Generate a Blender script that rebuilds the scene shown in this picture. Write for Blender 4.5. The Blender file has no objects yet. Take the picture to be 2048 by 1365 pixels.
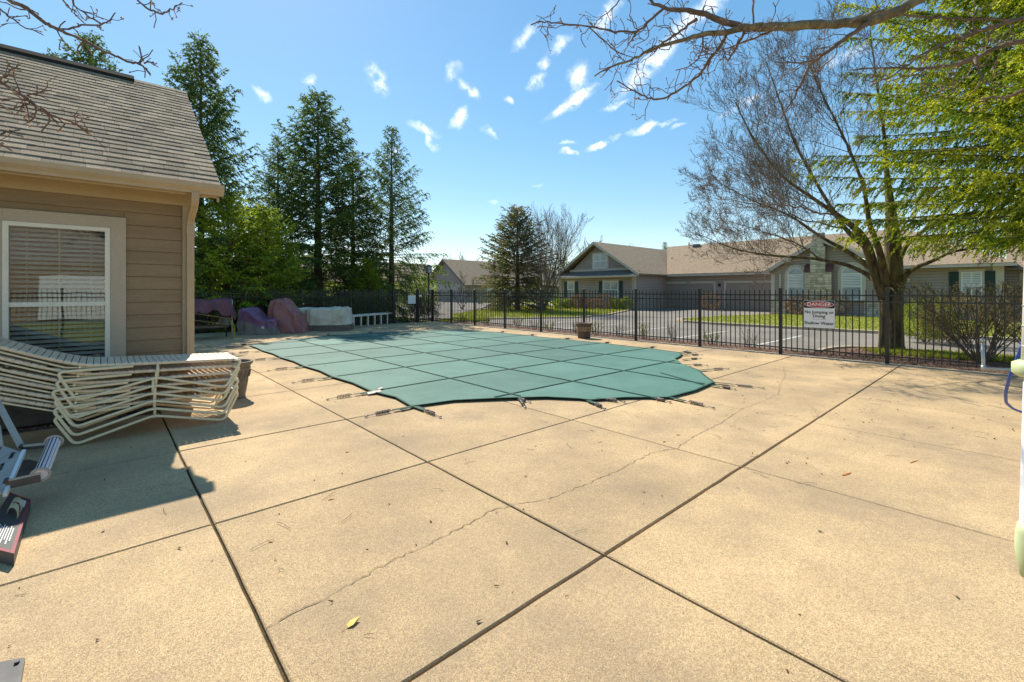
import bpy, bmesh, math, random
import numpy as np
from mathutils import Vector, Matrix, noise

# ------------------------------------------------------------------ camera, world, sun, exposure
SC = bpy.context.scene
COL = SC.collection
R = math.radians
SUN_AZ, SUN_EL = R(11), R(46)          # azimuth from +Y towards +X
EYE = 1.5
YAW = R(42)
cam_d = bpy.data.cameras.new('camera')
cam_d.sensor_width = 36.0
cam_d.lens = 36.0 * 910 / 2048
cam_d.shift_y = -100.5 / 2048
cam_d.clip_start = 0.05
cam_d.clip_end = 3000
cam = bpy.data.objects.new('camera', cam_d)
COL.objects.link(cam)
cam.location = (0, 0, EYE)
cam.rotation_euler = (R(90), 0, -YAW)
SC.camera = cam

SC.view_settings.view_transform = 'Standard'
SC.view_settings.look = 'None'
SC.view_settings.gamma = 1
SC.view_settings.use_curve_mapping = False
SC.view_settings.exposure = 0.5

CY, SY = math.cos(YAW), math.sin(YAW)
def at(x, y, d):                        # photo pixel (2048 wide) at depth d metres -> world point
    X = (x - 1024) / 910 * d
    return Vector((CY * X + SY * d, -SY * X + CY * d, EYE + (582 - y) / 910 * d))
def gp(x, y, z=0.0):                    # photo pixel on the level z
    return at(x, y, 910 * (EYE - z) / (y - 582))
def py(x, y, Y):                        # photo pixel on the plane Y = const
    t = (x - 1024) / 910
    return at(x, y, Y / (CY - SY * t))
def px(x, y, X):                        # photo pixel on the plane X = const
    t = (x - 1024) / 910
    return at(x, y, X / (CY * t + SY))

W = bpy.data.worlds.new('World'); SC.world = W; W.use_nodes = True
nt = W.node_tree; nt.nodes.clear()
def N(t, k, **kw):
    n = t.nodes.new(k)
    for a, b in kw.items():
        if a.startswith('i_'): n.inputs[a[2:].replace('_', ' ')].default_value = b
        else: setattr(n, a, b)
    return n
def L(t, a, b): t.links.new(a, b)
sky = N(nt, 'ShaderNodeTexSky', sky_type='NISHITA', sun_disc=False, sun_elevation=SUN_EL,
        sun_rotation=SUN_AZ, altitude=200, air_density=1.0, dust_density=0.15, ozone_density=1.0)
tcw = N(nt, 'ShaderNodeTexCoord')
# clouds: (px, py, half length, half width, tilt deg, strength)
CL = [(752,160,36,20,58,1.3),(908,145,24,14,-55,.75),(938,178,28,15,40,1.2),(920,232,25,17,-60,1.15),(1015,198,14,11,0,1.2),
      (848,262,36,11,20,.95),(864,284,22,10,65,1.0),(980,265,24,9,40,.75),(525,192,18,10,40,1.2),(618,155,17,13,30,.8),
      (1045,75,30,15,-40,.65),(1118,92,30,12,-35,.8),(1090,128,18,13,10,1.0),(1075,165,28,17,-35,1.0),(1160,150,34,19,-80,1.25),
      (1160,190,40,14,-30,1.0),(1140,212,58,14,-32,1.35),(1215,28,44,18,-42,.95),(1300,130,112,22,-46,1.2),(1395,30,80,24,-40,1.0),
      (1230,215,34,6,-20,.85),(1285,256,38,9,-20,1.15),(1205,288,40,7,-22,1.15),(1330,245,26,5,-15,.75),(1355,253,20,5,-12,.8),
      (1140,310,22,5,-10,1.0),(1135,294,20,5,-20,.6),(735,395,26,14,20,.6),(700,520,80,34,-10,.8),(790,300,16,14,0,.7),(430,160,14,12,0,.5),
      (1480,210,50,12,-30,.7),(1690,110,60,14,-20,.6),(1072,372,14,4,-10,.4),(985,400,14,4,0,.35)]
nz = N(nt, 'ShaderNodeTexNoise', i_Scale=14.0, i_Detail=6.0, i_Roughness=.62)
L(nt, tcw.outputs['Generated'], nz.inputs['Vector'])
sb = N(nt, 'ShaderNodeVectorMath', operation='SUBTRACT'); sb.inputs[1].default_value = (.5, .5, .5)
L(nt, nz.outputs['Color'], sb.inputs[0])
sc = N(nt, 'ShaderNodeVectorMath', operation='SCALE'); sc.inputs['Scale'].default_value = .055
L(nt, sb.outputs[0], sc.inputs[0])
ad = N(nt, 'ShaderNodeVectorMath', operation='ADD')
L(nt, tcw.outputs['Generated'], ad.inputs[0]); L(nt, sc.outputs[0], ad.inputs[1])
acc = None
for (cx, cy, hl, hw, tl, st) in CL:
    c = (at(cx, cy, 1) - Vector((0, 0, EYE))).normalized()
    ex = at(cx + math.cos(R(tl)) * 10, cy + math.sin(R(tl)) * 10, 1) - Vector((0, 0, EYE))
    l = (ex - c * ex.dot(c)).normalized(); w = c.cross(l)
    k = 1 / (at(cx, cy, 1) - Vector((0, 0, EYE))).length
    d1 = N(nt, 'ShaderNodeVectorMath', operation='SUBTRACT'); d1.inputs[1].default_value = c
    L(nt, ad.outputs[0], d1.inputs[0])
    u = N(nt, 'ShaderNodeVectorMath', operation='DOT_PRODUCT'); u.inputs[1].default_value = l * (910 / hl / k * 1.3)
    v = N(nt, 'ShaderNodeVectorMath', operation='DOT_PRODUCT'); v.inputs[1].default_value = w * (910 / hw / k * 1.3)
    z = N(nt, 'ShaderNodeVectorMath', operation='DOT_PRODUCT'); z.inputs[1].default_value = c * 4.0
    cb = N(nt, 'ShaderNodeCombineXYZ')
    for a, b in ((u, 0), (v, 1), (z, 2)):
        L(nt, d1.outputs[0], a.inputs[0]); L(nt, a.outputs['Value'], cb.inputs[b])
    le = N(nt, 'ShaderNodeVectorMath', operation='LENGTH'); L(nt, cb.outputs[0], le.inputs[0])
    mr = N(nt, 'ShaderNodeMapRange', interpolation_type='SMOOTHSTEP')
    mr.inputs['From Min'].default_value = .1; mr.inputs['From Max'].default_value = 1.5
    mr.inputs['To Min'].default_value = st; mr.inputs['To Max'].default_value = 0
    L(nt, le.outputs['Value'], mr.inputs['Value'])
    if acc is None: acc = mr.outputs[0]
    else:
        mx = N(nt, 'ShaderNodeMath', operation='MAXIMUM'); L(nt, acc, mx.inputs[0]); L(nt, mr.outputs[0], mx.inputs[1]); acc = mx.outputs[0]
nz2 = N(nt, 'ShaderNodeTexNoise', i_Scale=30.0, i_Detail=8.0, i_Roughness=.7)
L(nt, ad.outputs[0], nz2.inputs['Vector'])
mr2 = N(nt, 'ShaderNodeMapRange'); mr2.inputs['From Min'].default_value = .36; mr2.inputs['From Max'].default_value = .62
mr2.inputs['To Min'].default_value = .02
L(nt, nz2.outputs['Fac'], mr2.inputs['Value'])
ml = N(nt, 'ShaderNodeMath', operation='MULTIPLY', use_clamp=True); L(nt, acc, ml.inputs[0]); L(nt, mr2.outputs[0], ml.inputs[1])
hs = N(nt, 'ShaderNodeHueSaturation', i_Hue=.493, i_Saturation=1.62, i_Value=2.0)
gm = N(nt, 'ShaderNodeGamma', i_Gamma=.62); L(nt, sky.outputs[0], gm.inputs['Color']); L(nt, gm.outputs[0], hs.inputs['Color'])
mc = N(nt, 'ShaderNodeMix', data_type='RGBA'); mc.inputs['B'].default_value = (9.5, 9.7, 10.0, 1)
L(nt, ml.outputs[0], mc.inputs['Factor']); L(nt, hs.outputs[0], mc.inputs['A'])
bg = N(nt, 'ShaderNodeBackground', i_Strength=0.115)
L(nt, mc.outputs['Result'], bg.inputs['Color'])
wo = N(nt, 'ShaderNodeOutputWorld'); L(nt, bg.outputs[0], wo.inputs['Surface'])

sd = bpy.data.lights.new('sun', 'SUN'); sd.energy = 5.0; sd.angle = R(.53); sd.color = (1.0, .93, .81)
sun = bpy.data.objects.new('sun', sd); COL.objects.link(sun)
sv = Vector((math.sin(SUN_AZ) * math.cos(SUN_EL), math.cos(SUN_AZ) * math.cos(SUN_EL), math.sin(SUN_EL)))
sun.rotation_euler = sv.to_track_quat('Z', 'Y').to_euler()
sun.location = sv * 40

# ------------------------------------------------------------------ materials
MATS = {}
def mat(name, c1, c2=None, scale=4.0, rough=.75, bump=0.0, bscale=None, fine=None, rnd=0.0, metal=0.0, spec=.4,
        stretch=(1, 1, 1), trans=0.0, island=0.0, detail=5.0, local=False, clamp=(.35, .65), sheen=0, coat=0):
    """colour noise c1..c2, optional fine speckle (scale, amount), object/island random value, bump"""
    m = bpy.data.materials.new(name); m.use_nodes = True; t = m.node_tree; t.nodes.clear(); MATS[name] = m
    out = N(t, 'ShaderNodeOutputMaterial'); p = N(t, 'ShaderNodeBsdfPrincipled')
    p.inputs['Roughness'].default_value = rough; p.inputs['Metallic'].default_value = metal
    p.inputs['Specular IOR Level'].default_value = spec
    if coat: p.inputs['Coat Weight'].default_value = coat
    if local: co = N(t, 'ShaderNodeTexCoord').outputs['Object']
    else: co = N(t, 'ShaderNodeNewGeometry').outputs['Position']
    mp = N(t, 'ShaderNodeMapping'); mp.inputs['Scale'].default_value = stretch; L(t, co, mp.inputs['Vector']); co = mp.outputs[0]
    c2 = c2 or c1
    n1 = N(t, 'ShaderNodeTexNoise', i_Scale=scale, i_Detail=detail, i_Roughness=.6); L(t, co, n1.inputs['Vector'])
    r1 = N(t, 'ShaderNodeMapRange'); r1.inputs['From Min'].default_value = clamp[0]; r1.inputs['From Max'].default_value = clamp[1]
    L(t, n1.outputs['Fac'], r1.inputs['Value'])
    mx = N(t, 'ShaderNodeMix', data_type='RGBA'); mx.inputs['A'].default_value = (*c1, 1); mx.inputs['B'].default_value = (*c2, 1)
    L(t, r1.outputs[0], mx.inputs['Factor']); col = mx.outputs['Result']
    def valmul(col, src, lo, hi):
        rr = N(t, 'ShaderNodeMapRange'); rr.inputs['To Min'].default_value = lo; rr.inputs['To Max'].default_value = hi
        L(t, src, rr.inputs['Value'])
        h = N(t, 'ShaderNodeHueSaturation'); L(t, rr.outputs[0], h.inputs['Value']); L(t, col, h.inputs['Color'])
        return h.outputs[0]
    if fine:
        nf = N(t, 'ShaderNodeTexNoise', i_Scale=fine[0], i_Detail=2.0); L(t, co, nf.inputs['Vector'])
        rf = N(t, 'ShaderNodeMapRange'); rf.inputs['From Min'].default_value = .3; rf.inputs['From Max'].default_value = .7
        L(t, nf.outputs['Fac'], rf.inputs['Value'])
        col = valmul(col, rf.outputs[0], 1 - fine[1], 1 + fine[1])
    if rnd: col = valmul(col, N(t, 'ShaderNodeObjectInfo').outputs['Random'], 1 - rnd, 1 + rnd)
    if island: col = valmul(col, N(t, 'ShaderNodeNewGeometry').outputs['Random Per Island'], 1 - island, 1 + island)
    L(t, col, p.inputs['Base Color'])
    if bump:
        nb = N(t, 'ShaderNodeTexNoise', i_Scale=bscale or scale * 6, i_Detail=4.0); L(t, co, nb.inputs['Vector'])
        b = N(t, 'ShaderNodeBump'); b.inputs['Strength'].default_value = bump; b.inputs['Distance'].default_value = .02
        L(t, nb.outputs['Fac'], b.inputs['Height']); L(t, b.outputs[0], p.inputs['Normal'])
    if trans:
        tr = N(t, 'ShaderNodeBsdfTranslucent'); L(t, col, tr.inputs['Color'])
        ms = N(t, 'ShaderNodeMixShader'); ms.inputs[0].default_value = trans
        L(t, p.outputs[0], ms.inputs[1]); L(t, tr.outputs[0], ms.inputs[2]); L(t, ms.outputs[0], out.inputs['Surface'])
    else: L(t, p.outputs[0], out.inputs['Surface'])
    return m

def tune(m): return m.node_tree
CONC = mat('concrete', (.56, .39, .205), (.40, .28, .15), scale=.75, rough=.9, bump=.25, bscale=260, rnd=.09, fine=(45, .07), detail=9)
def concrete_extra():
    t = CONC.node_tree; p = [n for n in t.nodes if n.type == 'BSDF_PRINCIPLED'][0]
    src = p.inputs['Base Color'].links[0].from_socket
    pos = N(t, 'ShaderNodeNewGeometry').outputs['Position']
    # pale pebbles of exposed aggregate
    v = N(t, 'ShaderNodeTexVoronoi', i_Scale=130.0); L(t, pos, v.inputs['Vector'])
    r = N(t, 'ShaderNodeMapRange'); r.inputs['From Min'].default_value = .12; r.inputs['From Max'].default_value = .3
    r.inputs['To Min'].default_value = 1; r.inputs['To Max'].default_value = 0; L(t, v.outputs['Distance'], r.inputs['Value'])
    sepc = N(t, 'ShaderNodeSeparateColor'); L(t, v.outputs['Color'], sepc.inputs[0])
    g = N(t, 'ShaderNodeMath', operation='GREATER_THAN'); g.inputs[1].default_value = .72; L(t, sepc.outputs[0], g.inputs[0])
    a = N(t, 'ShaderNodeMath', operation='MULTIPLY'); L(t, r.outputs[0], a.inputs[0]); L(t, g.outputs[0], a.inputs[1])
    vs_ = N(t, 'ShaderNodeTexVoronoi', i_Scale=290.0); L(t, pos, vs_.inputs['Vector']); sc2 = N(t, 'ShaderNodeSeparateColor'); L(t, vs_.outputs['Color'], sc2.inputs[0])
    rv = N(t, 'ShaderNodeMapRange'); rv.inputs['To Min'].default_value = .56; rv.inputs['To Max'].default_value = 1.42; L(t, sc2.outputs[1], rv.inputs['Value'])
    hv = N(t, 'ShaderNodeHueSaturation'); L(t, rv.outputs[0], hv.inputs['Value']); L(t, src, hv.inputs['Color']); src = hv.outputs[0]
    m1 = N(t, 'ShaderNodeMix', data_type='RGBA'); m1.inputs['B'].default_value = (.80, .68, .46, 1)
    L(t, a.outputs[0], m1.inputs['Factor']); L(t, src, m1.inputs['A'])
    g2 = N(t, 'ShaderNodeMath', operation='LESS_THAN'); g2.inputs[1].default_value = .16; L(t, sepc.outputs[0], g2.inputs[0])
    a2 = N(t, 'ShaderNodeMath', operation='MULTIPLY'); L(t, r.outputs[0], a2.inputs[0]); L(t, g2.outputs[0], a2.inputs[1])
    m2 = N(t, 'ShaderNodeMix', data_type='RGBA'); m2.inputs['B'].default_value = (.17, .12, .08, 1)
    L(t, a2.outputs[0], m2.inputs['Factor']); L(t, m1.outputs['Result'], m2.inputs['A'])
    # grey weathering blotches
    n = N(t, 'ShaderNodeTexNoise', i_Scale=.8, i_Detail=9.0, i_Roughness=.68); 
    mp = N(t, 'ShaderNodeMapping'); mp.inputs['Location'].default_value = (3.1, 7.7, 0); L(t, pos, mp.inputs['Vector']); L(t, mp.outputs[0], n.inputs['Vector'])
    r2 = N(t, 'ShaderNodeMapRange'); r2.inputs['From Min'].default_value = .45; r2.inputs['From Max'].default_value = .72; r2.inputs['To Max'].default_value = .7
    L(t, n.outputs['Fac'], r2.inputs['Value'])
    m3 = N(t, 'ShaderNodeMix', data_type='RGBA'); m3.inputs['B'].default_value = (.24, .18, .12, 1)
    L(t, r2.outputs[0], m3.inputs['Factor']); L(t, m2.outputs['Result'], m3.inputs['A'])
    L(t, m3.outputs['Result'], p.inputs['Base Color'])
concrete_extra()
JOINT = mat('joint_dirt', (.05, .045, .02), (.11, .075, .03), scale=14, rough=1, bump=.6, bscale=120)
KERB = mat('kerb_concrete', (.50, .40, .27), (.38, .31, .22), scale=3, rough=.9, bump=.3, bscale=80, fine=(60, .1))
MULCH = mat('mulch', (.10, .055, .035), (.25, .15, .10), scale=22, rough=1, bump=1.0, bscale=60, fine=(90, .5))
SOIL = mat('soil', (.07, .06, .03), (.13, .10, .05), scale=1.5, rough=1, bump=.6, bscale=20, fine=(30, .3))
ASPH = mat('asphalt', (.165, .145, .12), (.235, .205, .165), scale=.5, rough=.95, bump=.25, bscale=90, fine=(45, .22), detail=8)
LINE = mat('line_paint', (.62, .62, .58), (.4, .4, .38), scale=9, rough=.8)
GRASS = mat('grass', (.19, .22, .02), (.29, .29, .045), scale=3.2, rough=.9, bump=.9, bscale=70, fine=(60, .35), detail=8)
BLADE = mat('grass_blade', (.25, .29, .02), (.38, .37, .05), scale=3.2, rough=.8, trans=.35, island=.3)
SIDE = mat('siding', (.255, .172, .098), (.31, .212, .122), scale=4, rough=.75, bump=.28, bscale=22, fine=(70, .10), rnd=.035, stretch=(.25, 1, 2.2))
TRIM = mat('trim_paint', (.47, .34, .20), (.50, .365, .225), scale=3, rough=.65, bump=.12, bscale=40, fine=(60, .05))
TRIM2 = mat('casing_paint', (.46, .365, .265), (.49, .39, .29), scale=3, rough=.65, bump=.22, bscale=120, fine=(90, .06))
WHITE = mat('white_vinyl', (.72, .66, .54), (.78, .72, .60), scale=5, rough=.45, fine=(40, .03))
SHING = mat('shingle', (.26, .19, .12), (.35, .265, .175), scale=3.5, rough=.95, bump=.5, bscale=220, fine=(170, .45), rnd=.30)
SHINGD = mat('shingle_dark_band', (.13, .10, .07), (.17, .135, .10), scale=6, rough=.95, bump=.5, bscale=220, fine=(170, .35), rnd=.2)  # darker lower layer of the laminated shingles
VENT = mat('ridge_vent', (.03, .028, .026), rough=1, spec=.05)
GUT = mat('gutter_metal', (.46, .33, .20), (.49, .355, .22), scale=2, rough=.42, fine=(8, .03))
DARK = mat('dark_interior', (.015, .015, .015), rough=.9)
BLIND = mat('blind_slat', (.60, .62, .58), (.7, .72, .68), scale=3, rough=.6)
IRON = mat('black_iron', (.012, .012, .013), (.03, .025, .02), scale=6, rough=.38, spec=.5)
FRAME = mat('lounger_frame', (.82, .66, .41), (.86, .72, .48), scale=8, rough=.42, fine=(50, .06), local=True)
VINYL = mat('vinyl_strap', (.74, .56, .38), (.80, .64, .46), scale=6, rough=.55, rnd=.06)
COVER = mat('cover_mesh', (.064, .150, .117), (.088, .188, .148), scale=1.1, rough=.72, rnd=.15, fine=(260, .25), bump=.25, bscale=5, spec=.3)
STRAP = mat('cover_webbing', (.012, .06, .038), (.02, .085, .055), scale=12, rough=.8)
STEEL = mat('spring_steel', (.05, .04, .035), (.42, .37, .33), scale=35, rough=.5, metal=.5)
PURP = mat('purple_tarp', (.20, .09, .165), (.29, .13, .21), scale=3, rough=.38, bump=.6, bscale=9, fine=(30, .1), spec=.5)
MAUVE = mat('mauve_tarp', (.33, .12, .10), (.42, .17, .14), scale=3, rough=.5, bump=.6, bscale=8, fine=(30, .08))
BURG = mat('burgundy_tarp', (.12, .04, .055), (.20, .08, .11), scale=3, rough=.42, bump=.7, bscale=8)
GREYC = mat('grey_cloth', (.30, .28, .25), (.22, .19, .16), scale=5, rough=.9, bump=.3)
CANV = mat('canvas', (.80, .70, .53), (.60, .50, .36), scale=2.5, rough=.85, bump=.5, bscale=7, fine=(25, .1))
CANVD = mat('dark_canvas', (.22, .16, .12), (.14, .10, .075), scale=4, rough=.9, bump=.4)  # darker brown canvas for the hem bands and the shelf
POT = mat('clay_grey_pot', (.17, .135, .095), (.22, .175, .125), scale=9, rough=.75, bump=.2, bscale=60)
POTB = mat('brown_pot', (.105, .06, .045), (.14, .085, .06), scale=6, rough=.7, bump=.2)
POTT = mat('tan_band', (.30, .19, .11), (.22, .14, .08), scale=9, rough=.8)
BARK = mat('bark', (.14, .105, .065), (.055, .042, .028), scale=9, rough=1, bump=1.0, bscale=26, stretch=(1, 1, .3), fine=(60, .2))
BARKM = mat('mossy_bark', (.20, .16, .06), (.055, .042, .028), scale=7, rough=1, bump=1.0, bscale=26, stretch=(1, 1, .35))
TWIG = mat('twig', (.21, .165, .12), (.13, .10, .075), scale=3, rough=.9)
TWIGN = mat('near_bark', (.22, .15, .115), (.12, .082, .065), scale=14, rough=.9, bump=.6, bscale=60)
LICH = mat('lichen_bark', (.27, .22, .14), (.11, .085, .055), scale=16, rough=1, bump=1.0, bscale=40)
BUD = mat('bud', (.30, .17, .11), (.42, .30, .19), scale=90, rough=.8)
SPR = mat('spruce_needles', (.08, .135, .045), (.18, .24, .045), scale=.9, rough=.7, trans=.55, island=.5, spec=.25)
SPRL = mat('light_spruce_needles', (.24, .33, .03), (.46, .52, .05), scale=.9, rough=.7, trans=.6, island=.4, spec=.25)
SPRN = mat('near_spruce_needles', (.17, .26, .02), (.52, .54, .03), scale=2.2, rough=.6, trans=.5, island=.6, spec=.3, clamp=(.42,.58))  # wide tone spread also paints in the dark, shaded inside of the crown
SPRC = mat('brown_spruce_needles', (.12, .15, .04), (.22, .18, .06), scale=.8, rough=.7, trans=.5, island=.5, spec=.2)
HEDGE = mat('hedge_leaf', (.10, .14, .03), (.20, .19, .05), scale=2, rough=.7, trans=.3, island=.5)
LEAFG = mat('green_leaf', (.22, .30, .02), (.34, .38, .04), scale=3, rough=.6, trans=.4, island=.4)
LEAFR = mat('bronze_leaf', (.33, .22, .07), (.18, .16, .045), scale=3, rough=.6, trans=.35, island=.5)
TANL = mat('tan_leaf', (.30, .17, .09), (.38, .24, .13), scale=3, rough=.9, island=.4)
HSIDE = mat('house_siding', (.33, .27, .225), (.36, .295, .245), scale=1, rough=.8)
HTRIM = mat('house_trim', (.50, .43, .35), (.54, .465, .38), scale=3, rough=.7)
HWHITE = mat('house_white', (.72, .72, .70), rough=.5)
HROOF = mat('house_roof', (.31, .225, .145), (.26, .19, .12), scale=3.5, rough=.95, bump=.4, bscale=30, fine=(9, .30), detail=8, clamp=(.3,.7))
HROOFD = mat('house_roof_dark', (.15, .135, .12), rough=.95)
GDOOR = mat('garage_door', (.27, .215, .17), (.29, .235, .19), scale=2, rough=.6)
SHUT = mat('shutter_green', (.012, .035, .032), rough=.6)
STONE = mat('stone', (.60, .51, .37), (.40, .34, .26), scale=4, rough=.9, bump=.5, bscale=30, island=.25, rnd=.25)
STONEM = mat('stone_mortar', (.22, .19, .15), rough=.95)
COPP = mat('copper_roof', (.16, .06, .04), (.22, .09, .06), scale=4, rough=.5)
SIGNW = mat('sign_white', (.80, .79, .77), rough=.4)
SIGNR = mat('sign_red', (.50, .02, .03), rough=.4)
SIGNK = mat('sign_black', (.012, .012, .012), rough=.4)
YEL = mat('yellow_strap', (.70, .48, .03), rough=.6)
WOOD = mat('wood_pole', (.38, .26, .13), (.26, .17, .08), scale=6, rough=.7)
PWHITE = mat('pole_white', (.80, .80, .82), (.72, .72, .76), scale=14, rough=.35, fine=(30, .04))
PGREEN = mat('pole_collar', (.55, .60, .38), (.42, .50, .25), scale=12, rough=.5)
ALU = mat('aluminium', (.55, .53, .48), (.42, .40, .36), scale=14, rough=.42, metal=.6)
ALUD = mat('dark_metal', (.06, .06, .062), (.09, .09, .09), scale=14, rough=.4, metal=.4)
BLUE = mat('blue_hose', (.012, .07, .36), rough=.55)
PANEL = mat('grey_panel', (.42, .40, .36), (.34, .32, .28), scale=6, rough=.8, spec=.15, fine=(60, .05))
BOXC = mat('box_print', (.045, .05, .05), (.06, .065, .065), scale=12, rough=.5)
BOXR = mat('box_red', (.28, .03, .05), rough=.5)
IVORY = mat('ivory_plastic', (.62, .52, .33), (.52, .42, .24), scale=12, rough=.35)
RUST = mat('rust_stain', (.36, .09, .015), (.46, .19, .05), scale=30, rough=1)
CRACKM = mat('crack_dirt', (.14, .10, .06), (.30, .22, .13), scale=40, rough=1)
LITT = mat('leaf_litter', (.16, .08, .03), (.05, .035, .02), scale=9, rough=1, island=.5)
YLEAF = mat('yellow_leaf', (.65, .42, .05), rough=.6)
LAMPG = mat('lamp_glass', (.45, .48, .50), rough=.2)
CURT = mat('curtain', (.55, .56, .52), (.40, .42, .40), scale=2, rough=.8)
TEXTW = mat('print_white', (.75, .75, .72), rough=.5)

def glass_mat(name, tint, amt):
    m = bpy.data.materials.new(name); m.use_nodes = True; t = m.node_tree; t.nodes.clear(); MATS[name] = m
    o = N(t, 'ShaderNodeOutputMaterial'); tr = N(t, 'ShaderNodeBsdfTransparent'); tr.inputs['Color'].default_value = (*tint, 1)
    g = N(t, 'ShaderNodeBsdfGlossy'); g.inputs['Roughness'].default_value = .01
    n = N(t, 'ShaderNodeTexNoise', i_Scale=2.2, i_Detail=1.0); L(t, N(t, 'ShaderNodeNewGeometry').outputs['Position'], n.inputs['Vector'])
    b = N(t, 'ShaderNodeBump'); b.inputs['Strength'].default_value = .08; b.inputs['Distance'].default_value = .01
    L(t, n.outputs['Fac'], b.inputs['Height']); L(t, b.outputs[0], g.inputs['Normal'])
    f = N(t, 'ShaderNodeFresnel'); f.inputs['IOR'].default_value = 1.5
    a = N(t, 'ShaderNodeMath', operation='ADD', use_clamp=True); a.inputs[1].default_value = amt; L(t, f.outputs[0], a.inputs[0])
    ms = N(t, 'ShaderNodeMixShader'); L(t, a.outputs[0], ms.inputs[0]); L(t, tr.outputs[0], ms.inputs[1]); L(t, g.outputs[0], ms.inputs[2])
    L(t, ms.outputs[0], o.inputs['Surface']); return m
GLASS = glass_mat('window_glass', (.90, .93, .92), .05)
def lap(m, pitch, depth=.6, w=.10):
    """horizontal lap lines (far siding, far roofs): relief following height, shade under each lap painted dark"""
    t = m.node_tree; p = [n for n in t.nodes if n.type == 'BSDF_PRINCIPLED'][0]
    src = p.inputs['Base Color'].links[0].from_socket
    s = N(t, 'ShaderNodeSeparateXYZ'); L(t, N(t, 'ShaderNodeNewGeometry').outputs['Position'], s.inputs[0])
    d = N(t, 'ShaderNodeMath', operation='DIVIDE'); d.inputs[1].default_value = pitch; L(t, s.outputs[2], d.inputs[0])
    f = N(t, 'ShaderNodeMath', operation='FRACT'); L(t, d.outputs[0], f.inputs[0])
    b = N(t, 'ShaderNodeBump'); b.inputs['Strength'].default_value = 1; b.inputs['Distance'].default_value = pitch * .12
    iv = N(t, 'ShaderNodeMath', operation='SUBTRACT'); iv.inputs[0].default_value = 1; L(t, f.outputs[0], iv.inputs[1])
    L(t, iv.outputs[0], b.inputs['Height']); L(t, b.outputs[0], p.inputs['Normal'])
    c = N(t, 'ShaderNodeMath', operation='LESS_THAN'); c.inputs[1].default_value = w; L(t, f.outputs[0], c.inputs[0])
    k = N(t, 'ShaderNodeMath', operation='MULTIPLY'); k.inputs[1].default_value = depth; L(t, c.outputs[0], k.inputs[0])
    mx = N(t, 'ShaderNodeMix', data_type='RGBA'); mx.inputs['B'].default_value = (.05, .045, .04, 1)  # dark line colour, painted shade under each lap
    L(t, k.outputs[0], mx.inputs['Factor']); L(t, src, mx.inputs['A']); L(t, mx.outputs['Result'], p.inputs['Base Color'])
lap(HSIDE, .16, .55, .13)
lap(HROOF, .085, .28, .22)

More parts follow.
